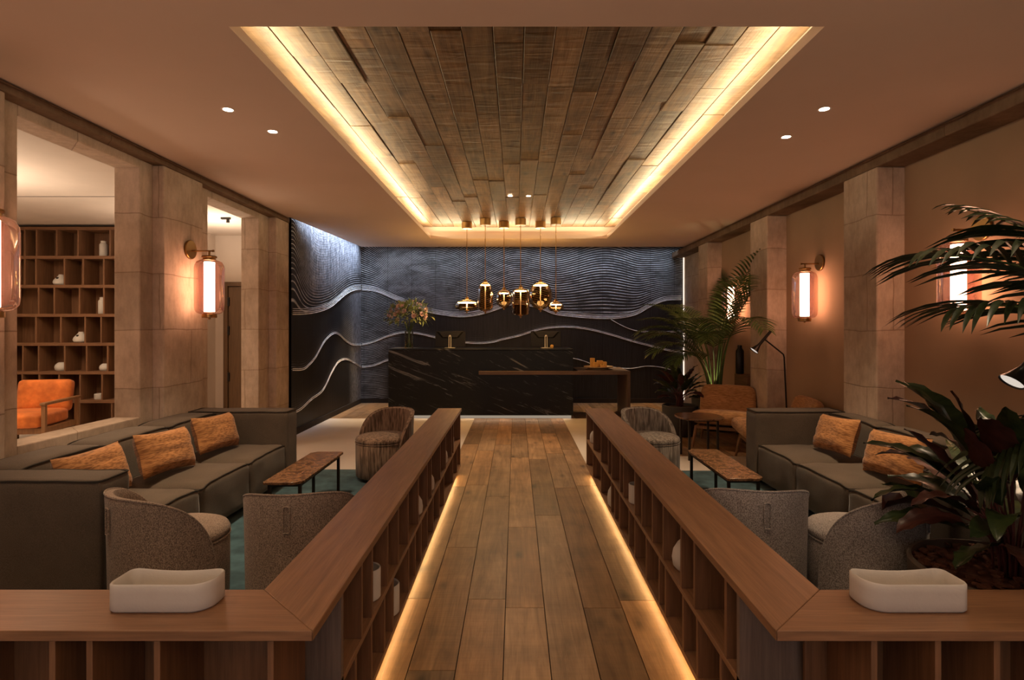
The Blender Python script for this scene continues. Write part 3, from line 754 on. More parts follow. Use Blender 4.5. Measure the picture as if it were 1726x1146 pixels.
# ------------------------------------------------------------------ tub chairs
def tub(loc, back_deg, fab, label):
    r = root('tub_chair', loc, label, 'chair', 'round upholstered tub chairs in the lounge', math.radians(back_deg))
    R = .288; H = .66; zb = .035
    b = MB(); b.lathe([(0,.035),(R-.035,.035),(R-.025,.045),(R-.022,.2),(R-.022,.355),(R-.03,.365),(0,.365)], 48); b.build('base', fab, r, auto=50)
    b = MB(); b.lathe([(0,.36),(R-.045,.362),(R-.026,.372),(R-.02,.392),(R-.03,.412),(R-.06,.424),(R-.15,.432),(0,.435)], 48); b.build('seat', fab, r, auto=180)
    p = MB(); p.tube([((R-.022)*math.cos(q), (R-.022)*math.sin(q), .367) for q in [2*PI*i/48 for i in range(48)]], .005, 6, closed=True); p.build('piping', fab, r)
    b = MB(); tm = math.radians(108); n = 60; m = 14
    top = lambda th: zb+.02+(H-zb-.02)*max(0.0, 1-(abs(th)/tm)**3.2)**(1/2.4)
    vo = []; vi = []
    ths = [tm*math.copysign(abs(t)**.75, t) for t in [-1+2*i/n for i in range(n+1)]]
    for th in ths:
        for j in range(m+1):
            z = zb+(top(th)-zb)*j/m; ro = R+.004+.012*(z/H)**2
            bul = 0
            th_ = .05*(1-.25*(z/H)); ri = ro-th_
            e = 1.0
            vo.append((ro*math.cos(th), ro*math.sin(th), z)); vi.append((ri*math.cos(th), ri*math.sin(th), z-(.0 if j < m else .006)))
    k = len(vo); w = m+1; fs = []
    for i in range(n):
        for j in range(m):
            a = i*w+j; fs.append((a, a+w, a+w+1, a+1)); fs.append((k+a, k+a+1, k+a+w+1, k+a+w))
        a = i*w+m; fs.append((a, a+w, k+a+w, k+a)); a = i*w; fs.append((a, k+a, k+a+w, a+w))
    b.add(vo+vi, fs); bo = b.build('backrest', fab, r, auto=180)
    bo.modifiers.new('bevel', 'BEVEL').width = .012; bo.modifiers['bevel'].segments = 2; bo.modifiers['bevel'].limit_method = 'ANGLE'
    # edge piping over the rim
    p = MB(); p.tube([((R+.002+.012*(top(t)/H)**2)*math.cos(t), (R+.002+.012*(top(t)/H)**2)*math.sin(t), top(t)) for t in ths], .0055, 6); p.build('rim_piping', fab, bo)
    # fabric pull tab at the back
    p = MB(); p.tube([((R+.02)*math.cos(t), (R+.02)*math.sin(t), z) for t, z in ((-.05,.60),(-.052,.57),(-.05,.52),(-.045,.475),(.045,.475),(.05,.52),(.052,.57),(.05,.60),(.0,.606),(-.05,.60))], .005, 6); p.build('pull_loop', fab, bo)
    f = MB(); f.lathe([(0,.0),(R-.06,.0),(R-.06,.036),(0,.036)], 32); f.build('foot_ring', M['black_metal'], r)
    return r
tz = .009
tub((-1.825, 2.985, tz), -125, M['tweed_brown'], 'brown tweed tub chair tucked against the near arm of the left sofa')
tub((-1.16, 3.06, tz), -85, M['tweed_brown'], 'brown tweed tub chair with its back to the left counter')
tub((-1.317, 5.55, tz), 58, M['cord_brown'], 'small brown ribbed tub chair beyond the left coffee table')
tub((1.857, 3.0, tz), -55, M['tweed_grey'], 'grey tweed tub chair between right sofa arm and plant pot')
tub((1.30, 3.12, tz), -95, M['tweed_grey'], 'grey tweed tub chair with its back to the right counter')
tub((1.36, 5.55, tz), 122, M['cord_grey'], 'small grey ribbed tub chair at the far end behind the right shelves')

# ------------------------------------------------------------------ tables
def coffee(loc, label):
    r = root('coffee_table', loc, label, 'table', 'narrow brown marble coffee tables')
    w, L, h, c = .14, .5, .38, .05
    pl = [(-w, -L+c*.3), (-w+c*.3, -L), (w-c, -L), (w, -L+c), (w, L-c*.3), (w-c*.3, L), (-w+c, L), (-w, L-c)]
    t = MB(); t.prism(pl, h-.02, h); t.build('top', M['brown_marble'], r, bevel=.003)
    f = MB()
    for x in (-w+.03, w-.03): f.box(x-.008, x+.008, -L+.06, L-.06, h-.045, h-.0205)
    for y in (-L+.06, L-.06): f.box(-w+.03, w-.03, y-.008, y+.008, h-.045, h-.0205)
    f.build('frame', M['bronze'], r, smooth=False)
    for x in (-w+.03, w-.03):
        for y in (-L+.06, L-.06):
            l = MB(); l.box(x-.011, x+.011, y-.011, y+.011, 0, h-.0205); l.build('leg', M['bronze'], r, bevel=.002)
coffee((-1.68, 4.5, .009), 'narrow brown marble coffee table in front of the left sofa')
coffee((1.70, 4.6, .009), 'narrow brown marble coffee table in front of the right sofa')
r = root('side_table', (2.12, 6.45, 0), 'taller brown marble side table beside the tan lounge chair', 'table')
t = MB(); pl = [(.26*math.copysign(abs(math.cos(q))**.7, math.cos(q)), .26*math.copysign(abs(math.sin(q))**.7, math.sin(q))) for q in [2*PI*i/36 for i in range(36)]]
t.prism(pl, .462, .48); t.build('top', M['brown_marble'], r, bevel=.003)
f = MB(); f.box(-.17, .17, -.17, -.155, .44, .4615); f.box(-.17, .17, .155, .17, .44, .4615); f.box(-.17, -.155, -.17, .17, .44, .4615); f.box(.155, .17, -.17, .17, .44, .4615); f.build('frame', M['bronze'], r, smooth=False)
for x in (-.16, .16):
    for y in (-.16, .16):
        l = MB(); l.box(x-.012, x+.012, y-.012, y+.012, 0, .44); l.build('leg', M['bronze'], r, bevel=.002)

# rugs
def rug(x0, x1, y0, y1, label):
    mb = MB(); mb.box(x0, x1, y0, y1, .0005, .008); o = mb.build('rug', M['rug'], smooth=False, bevel=.003); tag(o, label, 'rug', 'teal rugs in the two seating areas')
rug(-3.0, -.86, 1.95, 5.87, 'teal rug under the left sofa and coffee table')
rug(1.02, 3.05, 1.95, 5.82, 'teal rug under the right sofa and coffee table')

# ------------------------------------------------------------------ lounge chairs (tan)
def lounge(loc, rz, label):
    r = root('lounge_chair', loc, label, 'chair', 'tan upholstered lounge chairs with oak legs', math.radians(rz))
    # local: faces -y
    Mt = Matrix.Rotation(math.radians(-6), 3, 'X')
    s = MB(); s.rbox((0, -.02, .36), (.72, .70, .15), .07, 12, (.0, .0, .02), Mt); s.build('seat', M['tan_fabric'], r, auto=180)
    Mb = Matrix.Rotation(math.radians(-16), 3, 'X')
    s = MB(); s.rbox((0, .36, .53), (.70, .12, .42), .055, 14, (0, .015, 0), Mb)
    # wrap the back around a little
    s.v = [(x, y - .35*x*x, z) for x, y, z in s.v]
    # round the upper corners
    s.v = [(x*(1-.35*max(0, (z-.58)/.18)**2*.4), y, z - .30*max(0, abs(x)-.2)**2*max(0, (z-.5)/.2)) for x, y, z in s.v]
    s.build('backrest', M['tan_fabric'], r, auto=180)
    f = MB(); f.box(-.30, .30, -.28, -.25, .235, .275); f.box(-.30, .30, .24, .27, .22, .26); f.box(-.31, -.28, -.27, .26, .225, .27); f.box(.28, .31, -.27, .26, .225, .27); f.build('frame', M['chair_wood'], r, bevel=.004)
    for x, y, dx, dy in ((-.30, -.26, -.04, -.05), (.30, -.26, .04, -.05), (-.30, .25, -.04, .07), (.30, .25, .04, .07)):
        l = MB(); l.tube([(x, y, .27), (x+dx*.5, y+dy*.5, .135), (x+dx, y+dy, 0)], [.022, .019, .014], 10); l.build('leg', M['chair_wood'], r)
    return r
ch = lounge((2.66, 7.10, 0), -28, 'tan lounge chair with oak legs facing the side table by the planters')
dup(ch, (2.82, 6.13, 0), -100, 'tan lounge chair half hidden behind the far arm of the right sofa')

# ------------------------------------------------------------------ orange armchair in the side room
r = root('armchair', (-6.17, 7.1, 0), 'orange velvet armchair with wooden arms seen through the left opening', 'chair', None, math.radians(12))
s = MB(); s.rbox((0, -.08, .36), (.62, .66, .17), .05, 10, (0, 0, .02)); s.build('seat_cushion', M['orange_velvet'], r, auto=180)
s = MB(); s.rbox((0, .30, .60), (.62, .15, .42), .055, 10, (0, .02, 0), Matrix.Rotation(math.radians(-12), 3, 'X')); s.build('back_cushion', M['orange_velvet'], r, auto=180)
for x in (-.35, .35):
    a = MB(); a.box(x-.03, x+.03, -.42, .38, .55, .585); a.build('armrest', M['chair_wood'], r, bevel=.008)
    for y in (-.38, .33):
        l = MB(); l.box(x-.022, x+.022, y-.025, y+.025, 0, .55); l.build('leg', M['chair_wood'], r, bevel=.006)
f = MB(); f.prism([(-.35,-.36),(.35,-.36),(.35,.32),(-.35,.32)], .2, .27); f.build('frame', M['chair_wood'], r, bevel=.004)

# ------------------------------------------------------------------ bookcase
r = root('bookcase', (-6.4, 8.25, 0), 'tall dark oak bookcase of irregular cubbies with white vases in the side room', 'bookcase')
xa, xb = -7.6+6.4, -5.3+6.4; yf, yk = 8.08-8.25, 8.4-8.25
levels = [.0, .43, .845, 1.26, 1.68, 2.10, 2.52, 2.94]
s = MB(); s.box(xa, xb, yk-.012, yk, 0, 2.98); s.build('back_panel', M['shelf_z'], r, smooth=False)
for z in levels:
    s = MB(); s.box(xa, xb, yf, yk-.012, z-.025 if z else 0, z+.02 if z else .04); s.build('shelf', M['shelf_x'], r, bevel=.002)
PX = lambda px: (px-869)*8.08/940+6.4
rows = {6: [41, 61, 95, 131, 185], 5: [41, 60, 108, 139.5, 174.5], 4: [64.5, 91, 133.5, 174.5], 3: [60, 102, 143, 170], 2: [38, 64.5, 108.5, 145.5, 181], 1: [37, 65.5, 99, 134.5, 171.5], 0: [64, 99, 133.5, 188]}
for k, lst in rows.items():
    for px in lst + [215, 5]:
        x = PX(px); s = MB(); s.box(x-.011, x+.011, yf+.004, yk-.012, levels[k]+(.02 if k else .04), levels[k+1]-.025); s.build('divider', M['shelf_z'], r, bevel=.001)
for x in (xa, xb-.025):
    s = MB(); s.box(x, x+.025, yf, yk-.012, .04, 2.915); s.build('end_panel', M['shelf_z'], r, bevel=.001)
gb = 'white vases in the side room bookcase'
for kind, px, lev, sc, lab in (('tall', 164.5, 6, .9, 'tall white bottle vase on the top row of the bookcase'),
        ('squat', 92, 5, .85, 'white pinched vase with spout hole on the second bookcase row'),
        ('tall', 163, 4, .95, 'tall white bottle vase on the third bookcase row'),
        ('squat', 126, 3, .85, 'white pinched vase with spout hole on the fourth bookcase row'),
        ('round', 94, 2, .85, 'round white vase in the left cubby of the fifth bookcase row'),
        ('round', 168, 2, .72, 'round white vase at right on the fifth bookcase row'),
        ('bowl', 158, 1, 1.0, 'small white cup on the sixth bookcase row above the armchair')):
    vase(kind, (PX(px)-6.4, 8.20, levels[lev]+.0205), sc, lab, gb)

# ------------------------------------------------------------------ reception
r = root('reception_desk', (-.57, 9.57, 0), 'long black veined marble reception desk in front of the wave relief', 'desk')
b = MB(); b.box(-1.53, 1.52, -.37, .37, .05, 1.125); b.build('front_block', M['marble'], r, bevel=.004)
b = MB(); b.box(-1.535, 1.525, -.375, .375, 1.1255, 1.148); b.build('counter_top', M['marble'], r, bevel=.004)
b = MB(); b.box(-1.50, 1.49, -.345, .345, 0, .05); b.build('plinth', M['cove_glow'], r, smooth=False)
r = root('desk_ledge', (.65, 9.6, 0), 'dark timber ledge table crossing the right half of the marble desk', 'table')
b = MB(); b.box(-1.255, .38, -.455, -.407, .725, .785); b.box(.38, 1.235, -.455, .46, .725, .785); b.build('top', M['ledge_x'], r, bevel=.003)
b = MB(); b.box(1.185, 1.235, -.455, .46, 0, .7245); b.build('leg_panel', M['ledge_z'], r, bevel=.003)
# tray with candles
r = root('tray', (1.42, 9.55, .7855), 'round stone tray holding yellow candles on the timber ledge', 'tray')
b = MB(); b.lathe([(0,.015),(.17,.015),(.2,.028),(.25,.04),(.252,.052),(.24,.055),(.19,.042),(0,.038)], 40); b.build('dish', M['tray'], r); b = MB(); b.lathe([(0,0),(.15,0),(.14,.016),(0,.016)], 32); b.build('foot', M['tray'], r)
for x, y, w, h, lab in ((-.10, .03, .075, .15, 'tallest yellow block candle on the tray'), (-.055, -.06, .07, .085, 'yellow block candle in front of the tallest one'), (.03, .05, .10, .105, 'wide yellow block candle at the back of the tray'), (.10, -.02, .07, .09, 'yellow block candle at the right of the tray'), (.05, -.08, .07, .04, 'lowest yellow candle at the front of the tray')):
    b = MB(); b.box(-w/2, w/2, -w/2, w/2, 0, h); o = b.build('candle', M['candle'], loc=(1.42+x, 9.55+y, .7855+.0415), bevel=.006); tag(o, lab, 'candle', 'yellow block candles on the tray')
    k = MB(); k.tube([(0, 0, h-.001), (0.001, 0, h+.012)], .0015, 5); k.build('wick', M['gap'], o)
def monitor(x, label):
    r = root('monitor', (x, 9.68, 1.1485), label, 'monitor', 'computer monitors on the reception desk')
    b = MB(); b.box(-.26, .26, -.012, .012, .02, .29); b.build('screen', M['screen'], r, bevel=.004)
    b = MB(); b.add([(-.24,-.0125,.285),(.24,-.0125,.285),(.14,-.0125,.17),(-.14,-.0125,.17),(-.20,-.035,.278),(.20,-.035,.278),(.12,-.035,.185),(-.12,-.035,.185)], [(4,7,6,5),(0,4,5,1),(1,5,6,2),(2,6,7,3),(3,7,4,0),(0,1,2,3)]); b.build('rear_housing', M['screen_back'], r, smooth=False)
    b = MB()
    b.tube([(-.017,-.07,.003),(-.017,-.065,.1),(-.017,-.058,.2),(-.008,-.056,.217),(.008,-.056,.217),(.017,-.058,.2),(.017,-.065,.1),(.017,-.07,.003)], .0065, 8)
    b.box(-.012, .012, -.056, -.0355, .195, .222); b.build('stand', M['steel'], r)
    b = MB(); b.box(-.09, .09, -.11, .06, 0, .006); b.build('base', M['steel'], r, bevel=.002)
monitor((759-869)*9.68/940, 'black computer monitor on the left half of the desk')
monitor((920-869)*9.68/940, 'black computer monitor at the right end of the desk')
b = MB(); b.rbox((0, 0, .03), (.055, .05, .06), .02, 6); o = b.build('stapler', M['candle'], loc=(.62, 9.5, 1.1485), auto=180); o.name = 'desk_trinket'; tag(o, 'small amber trinket on the desk beside the right monitor', 'ornament')

# bouquet
VX, VY, VZ = -1.80, 9.42, 1.1485
b = MB(); b.lathe([(0,.0),(.068,.0),(.072,.006),(.072,.30),(.069,.30),(.068,.012),(0,.012)], 32); r = tag(b.build('glass_vase', M['clear_glass'], loc=(VX, VY, VZ)), 'clear cylinder vase holding the bouquet on the desk', 'vase')
r = root('flower_bouquet', (VX, VY, VZ+.02), 'full bouquet of pink and peach flowers with greenery on the desk', 'flowers')
random.seed(11)
b = MB()
for i in range(16):
    q = random.uniform(0, 2*PI); rr = random.uniform(.01, .045); q2 = q+2.5
    b.tube([(rr*math.cos(q2), rr*math.sin(q2), 0), (rr*.5*math.cos(q), rr*.5*math.sin(q), .25), (rr*2.5*math.cos(q), rr*2.5*math.sin(q), .42)], .0045, 5)
b.build('stems', M['stem'], r)
b = MB()
def leafcard(b, p, d, L, W, up=Vector((0,0,1)), n=4, curl=.3):
    d = Vector(d).normalized(); sdv = d.cross(up)
    sdv = sdv.normalized() if sdv.length > 1e-4 else Vector((1,0,0)); nn = sdv.cross(d)
    vs = []
    for i in range(n+1):
        t = i/n; w = W*math.sin(PI*min(1, t*.92+.06))**.8
        c = Vector(p)+d*L*t - nn*curl*L*t*t
        vs += [c-sdv*w/2+nn*w*.12, c, c+sdv*w/2+nn*w*.12]
    fs = []
    for i in range(n): 
        for k in (0, 1): a = i*3+k; fs.append((a, a+1, a+4, a+3))
    b.add(vs, fs)
for i in range(620):
    d = Vector((random.gauss(0,1), random.gauss(0,.8), random.gauss(.3,.7))).normalized()
    if d.z < -.45: continue
    p = Vector((0,0,.52)) + Vector((d.x*.35, d.y*.27, d.z*.25))*random.uniform(.55, 1.08)
    leafcard(b, p, d+Vector((random.gauss(0,.4), random.gauss(0,.4), random.gauss(0,.4))), random.uniform(.06,.11), random.uniform(.02,.045))
b.build('greenery', M['bouquet_leaf'], r)['kind'] = 'stuff'
for i in range(40):
    for _ in range(30):
        d = Vector((random.gauss(0,1), random.gauss(-.5,.8), random.gauss(.35,.7))).normalized()
        if d.z > -.2: break
    c = Vector((0,0,.52)) + Vector((d.x*.355, d.y*.27, d.z*.25))*random.uniform(.82, 1.05)
    b = MB(); R_ = random.uniform(.026, .042)
    for ring, (np_, tl, rs) in enumerate(((6, .25, 1), (5, .7, .8), (4, 1.1, .55))):
        for k in range(np_):
            a = 2*PI*k/np_+ring*.5+i; e = d.orthogonal().normalized(); e2 = d.cross(e)
            dd = (e*math.cos(a)+e2*math.sin(a))*math.cos(tl)+d*math.sin(tl)
            leafcard(b, c, dd, R_*rs*1.3, R_*1.1*rs, d, 3, -.35)
    b.build('blossom', M['petal_pink' if i % 3 else 'petal_peach'], r)

# ------------------------------------------------------------------ pendants
def pendant(x, y, kind, zc, label):
    zt = 3.215
    r = root('pendant_lamp', (x, y, zt), label, 'pendant lamp', 'amber glass pendant lamps over the reception desk')
    b = MB(); b.lathe([(0,0),(.085,0),(.085,-.10),(.08,-.104),(0,-.104)], 32); b.build('canopy', M['brass'], r)
    zg = zc - zt
    prof = {'disc': [(.03,.085),(.06,.082),(.13,.06),(.185,.02),(.2,-.02),(.195,-.055),(.17,-.08),(.1,-.1),(.03,-.105)],
            'capsule': [(.03,.225),(.07,.20),(.105,.15),(.122,.08),(.122,-.16),(.11,-.2),(.07,-.225),(.03,-.23)],
            'globe_small': [(.03,.145),(.07,.135),(.11,.1),(.135,.04),(.135,-.03),(.115,-.09),(.07,-.13),(.03,-.142)],
            'cylinder': [(.03,.215),(.08,.205),(.125,.18),(.14,.14),(.14,-.19),(.13,-.21),(.06,-.218),(.03,-.22)],
            'globe': [(.03,.225),(.09,.205),(.15,.155),(.195,.07),(.2,-.02),(.175,-.11),(.12,-.18),(.06,-.215),(.03,-.222)],
            'disc_small': [(.03,.075),(.07,.065),(.11,.035),(.127,-.005),(.118,-.045),(.08,-.07),(.03,-.08)]}[kind]
    pr = [(a, z+zg) for a, z in prof]
    b = MB(); b.lathe(pr, 40); b.build('glass_shade', M['amber_glass'], r)
    top, bot = pr[0][1], pr[-1][1]
    b = MB(); b.tube([(0,0,-.1),(0,0,top+.03)], .006, 8); b.build('rod', M['brass'], r)
    b = MB(); b.lathe([(0,top+.04),(.022,top+.035),(.032,top+.004),(.032,top-.004),(0,top-.006)], 20); b.build('cap', M['brass'], r)
    rd = {'disc': .15, 'capsule': .075, 'globe_small': .075, 'cylinder': .095, 'globe': .115, 'disc_small': .09}[kind]
    zd = {'disc': .03, 'capsule': .185, 'globe_small': .09, 'cylinder': .17, 'globe': .175, 'disc_small': .03}[kind]+zg
    b = MB(); b.lathe([(0,zd),(rd,zd-.001),(rd,zd-.012),(0,zd-.014)], 28); b.build('light_disc', M['pendant_glow'], r)
    b = MB(); b.tube([(0,0,zd-.014),(0,0,bot)], .009, 8); b.build('stem', M['steel'], r)  # brass stem given pale steel to paint it as lit
    b = MB(); b.lathe([(0,bot+.02),(.034,bot+.012),(.036,bot-.005),(.014,bot-.012),(.012,bot-.04),(0,bot-.045)], 16); b.build('finial', M['brass'], r)
P9 = lambda px, d: (px-869)*d/940
for px, d, kind, py, lab in ((787, 9.1, 'disc', 512.5, 'wide flat amber glass pendant, first of the row over the desk'),
        (818, 8.8, 'capsule', 499.5, 'tall capsule shaped amber pendant second in the row'),
        (849.5, 9.05, 'globe_small', 503, 'small amber globe pendant between the capsule and the cylinder'),
        (877.5, 8.8, 'cylinder', 508, 'amber cylinder pendant hanging lowest in the row'),
        (911, 9.05, 'globe', 498.5, 'large round amber globe pendant'),
        (937, 8.75, 'disc_small', 516, 'small flat amber pendant at the end of the row beside the large globe')):
    pendant(P9(px, d), d, kind, 1.5+(552-py)*d/940, lab)

# ------------------------------------------------------------------ sconces
def sconce(loc, rz, L, label):
    r = root('wall_sconce', loc, label, 'wall lamp', 'brass wall lanterns with rose glass', math.radians(rz))
    b = MB(); b.lathe([(0,0),(.088,0),(.09,.004),(.09,.018),(.086,.022),(0,.022)], 40, axis='x'); b.build('wall_plate', M['brass'], r)
    b = MB(); b.tube([(.02,0,-.012),(L+.03,0,-.012)], .007, 10); b.lathe([(0,L+.03),(.011,L+.03),(.011,L+.045),(0,L+.045)], 12, (0,0,-.012), axis='x'); b.build('arm', M['brass'], r)
    b = MB(); b.tube([(L,0,-.02),(L,0,-.065)], .01, 10); b.lathe([(0,-.06),(.062,-.06),(.066,-.066),(.066,-.074),(.055,-.08),(.055,-.10),(0,-.10)], 32, (L,0,0)); b.build('top_cap', M['brass'], r)
    b = MB(); b.lathe([(.056,-.098),(.08,-.102),(.108,-.118),(.125,-.15),(.129,-.18),(.129,-.535),(.124,-.575),(.105,-.602),(.08,-.612),(.056,-.614)], 48, (L,0,0)); b.build('glass_shade', M['rose_glass'], r)
    b = MB(); b.lathe([(0,-.118),(.046,-.118),(.047,-.12),(.047,-.588),(.046,-.59),(0,-.59)], 32, (L,0,0)); b.build('light_tube', M['tube_glow'], r)
    b = MB(); b.lathe([(0,-.59),(.055,-.595),(.06,-.612),(.066,-.615),(.066,-.645),(.06,-.648),(.012,-.65),(.012,-.662),(0,-.664)], 32, (L,0,0)); b.build('bottom_cap', M['brass'], r)
    return r
s1 = sconce((-3.1, 5.30, 2.24), 0, .19, 'rose glass wall lantern on the stone pier between the two left openings')
sconce((-3.1, 3.0, 2.20), 0, .268, 'rose glass wall lantern cut by the left edge of the photo')
s2 = sconce((3.36, 6.145, 2.215), 180, .175, 'rose glass wall lantern between the two right pilasters, above the black floor lamp')
dup(s2, (3.36, 4.01, 2.215), 180, 'rose glass wall lantern behind overhanging palm fronds on the right wall')
dup(s2, (3.36, 8.25, 2.215), 180, 'rose glass wall lantern seen through the tall far palm')

# ------------------------------------------------------------------ downlights
dl = None
def downlight(x, y, z, label, grp, p=18, tgt=None, r_=.032):
    r = root('downlight', (x, y, z), label, 'downlight', grp)
    b = MB(); b.lathe([(r_,-.0005),(r_+.012,-.003),(r_+.014,-.0005)], 28); b.build('ring', M['plaster'], r)
    b = MB(); b.lathe([(0,-.0015),(r_,-.0015),(r_,-.0008)], 28); b.build('lens', M['down_glow'], r)
    spot('down_beam', (x, y, z-.01), tgt or (x, y, 0), p, WARM2, 70, .7)
g = 'recessed ceiling downlights'
downlight(-1.98, 3.84, 3.0, 'ceiling downlight over the left lounge, nearer the camera', g, 60, (-2.1, 3.9, 0))
downlight(-1.86, 4.27, 3.0, 'ceiling downlight over the left lounge, nearer the desk', g, 60, (-2.1, 4.6, 0))
downlight(2.12, 3.83, 3.0, 'ceiling downlight over the right lounge, nearer the camera', g, 60, (2.1, 3.9, 0))
downlight(2.13, 4.39, 3.0, 'ceiling downlight over the right lounge, nearer the desk', g, 60, (2.1, 4.7, 0))
downlight(-.07, 7.28, 3.218, 'left downlight of the pair in the plank ceiling', g, 65, (-.02, 5.6, 0), .028)
downlight(.17, 7.28, 3.218, 'right downlight of the pair in the plank ceiling', g, 65, (.15, 6.2, 0), .028)
b = MB(); b.box(-.25, .25, -.02, .02, -.004, -.0005)
o = tag(b.build('ceiling_light', M['down_glow'], loc=(-6.6, 6.95, 3.0), smooth=False), 'short linear light recessed in the side room ceiling', 'ceiling light')
r = root('track_light', (-3.95, 7.6, 3.0), 'small dark spotlight bar on the side room ceiling beyond the second opening', 'ceiling light')
b = MB(); b.box(-.06, .06, -.02, .02, -.025, -.0005); b.build('bar', M['black_metal'], r); b = MB(); b.lathe([(0,-.025),(.02,-.025),(.022,-.07),(0,-.07)], 14, (.03,0,0)); b.build('spot_head', M['black_metal'], r)

# ------------------------------------------------------------------ floor lamps
r = root('floor_lamp', (3.2, 6.55, 0), 'slim black bent floor lamp standing by the right wall behind the sofa', 'floor lamp', 'slim black reading lamps')
b = MB(); b.lathe([(0,0),(.12,0),(.12,.012),(.115,.016),(0,.016)], 32); b.build('base', M['black_metal'], r)
b = MB(); b.tube([(0,0,.016),(-.02,0,.6),(-.045,0,1.15),(-.055,0,1.185),(-.09,0,1.215),(-.26,0,1.35),(-.27,0,1.355)], .009, 10); b.build('pole', M['black_metal'], r)
hd = MB(); p0, p1 = Vector((-.205,0,1.455)), Vector((-.40,0,1.225)); dd = (p1-p0)
hd.tube([p0, p0+dd*.62, p0+dd*.72, p0+dd*.9, p1], [.017,.017,.02,.04,.056], 18, cap=False); hd.tube([p0-dd*.001, p0+dd*.001], .017, 18)
ho = hd.build('lamp_head', M['black_metal'], r)
b = MB(); n_ = dd.normalized(); e = n_.orthogonal().normalized(); e2 = n_.cross(e); cc = p1-n_*.008
b.add([cc]+[cc+(e*math.cos(2*PI*i/20)+e2*math.sin(2*PI*i/20))*.05 for i in range(20)], [(0, 1+i, 1+(i+1) % 20) for i in range(20)]); b.build('lens', M['head_glow'], ho)
dup(r, (2.80, 2.70, .009), 0, 'slim black reading lamp whose head shows at the right edge beside the big plant')

# console and dark vase in the niche behind the palm
r = root('console', (3.2, 7.68, 0), 'low dark timber console box in the niche behind the far palm', 'console')
b = MB(); b.box(-.10, .15, -.22, .22, .03, .85); b.build('carcass', M['shelf_y'], r, bevel=.003); b = MB(); b.box(-.08, .14, -.20, .20, 0, .03); b.build('plinth', M['black_metal'], r)
b = MB(); b.lathe([(0,0),(.05,0),(.055,.01),(.055,.32),(.03,.36),(.028,.40),(0,.40)], 24); tag(b.build('vase', M['black_metal'], loc=(3.16, 7.86, .8505)), 'tall black bottle vase on the console behind the palm', 'vase')

# ------------------------------------------------------------------ plants
def frond_mesh(b, base, az, L, e0, e1, leafL, nl, start=.4, W=.022, droop=.5, stem_r=.008, seed=0, fan=1.0, twist=0):
    rnd = random.Random(seed); n = 26; p = Vector(base); pts = [p.copy()]; dirs = []
    for i in range(n):
        t = i/(n-1); e = math.radians(e0+(e1-e0)*t**1.5); a = az+twist*t
        d = Vector((math.cos(a)*math.cos(e), math.sin(a)*math.cos(e), math.sin(e))); dirs.append(d)
        p = p+d*L/n; pts.append(p.copy())
    rs = [stem_r*(1-.8*i/n) for i in range(n+1)]
    b.tube(pts, rs, 5, mi=1)
    for k in range(nl):
        t = start+(1-start)*(k+.5)/nl; fi = t*n; i = min(n-1, int(fi)); c = pts[i].lerp(pts[i+1], fi-i); d = dirs[i]
        u = (t-start)/(1-start); ll = leafL*(.55+.9*u*(1-u)*2)*(1-.35*u)*rnd.uniform(.88, 1.1)
        side = d.cross(Vector((0,0,1)))
        side = side.normalized() if side.length > 1e-3 else Vector((math.sin(az), -math.cos(az), 0)); up = side.cross(d)
        for sg in (-1, 1):
            out = (side*sg*math.sin(math.radians(38+20*(1-u)))*fan + d*.75 + up*.22).normalized()
            m = 6; vs = []; q = c.copy(); dir_ = out.copy()
            for s in range(m+1):
                w = W*(math.sin(PI*min(1, .12+.88*s/m))**.7)*(1 if s < m else .15)
                sv = dir_.cross(up); sv = sv.normalized() if sv.length > 1e-4 else side
                fold = up*w*.18
                vs += [q-sv*w/2+fold, q, q+sv*w/2+fold]
                dir_ = (dir_+Vector((0,0,-1))*droop*(.6+.8*s/m)/m*rnd.uniform(.8, 1.2)).normalized()
                q = q+dir_*ll/m
            fs = []
            for s in range(m):
                for kk in (0, 1): a = s*3+kk; fs.append((a, a+1, a+4, a+3))
            b.add(vs, fs)
def pot(r, R0, R1, H, mat, soil, lip=.02):
    b = MB(); b.lathe([(0,0),(R0*.92,0),(R0,.02),(R1*.98,H*.7),(R1,H-.01),(R1-.008,H),(R1-lip,H),(R1-lip-.006,H-.05),(0,H-.05)], 48); b.build('pot', mat, r)
    b = MB(); rnd = random.Random(3); vs = [(0, 0, H-.03)]; 
    n = 30
    for ring in (.35, .7, 1.0):
        for i in range(n): q = 2*PI*i/n; vs.append(((R1-lip-.008)*ring*math.cos(q), (R1-lip-.008)*ring*math.sin(q), H-.035+rnd.uniform(-.006, .008)))
    fs = [(0, 1+i, 1+(i+1) % n) for i in range(n)]
    for k in range(2): fs += [(1+k*n+i, 1+(k+1)*n+i, 1+(k+1)*n+(i+1) % n, 1+k*n+(i+1) % n) for i in range(n)]
    b.add(vs, fs); b.build('soil', soil, r)
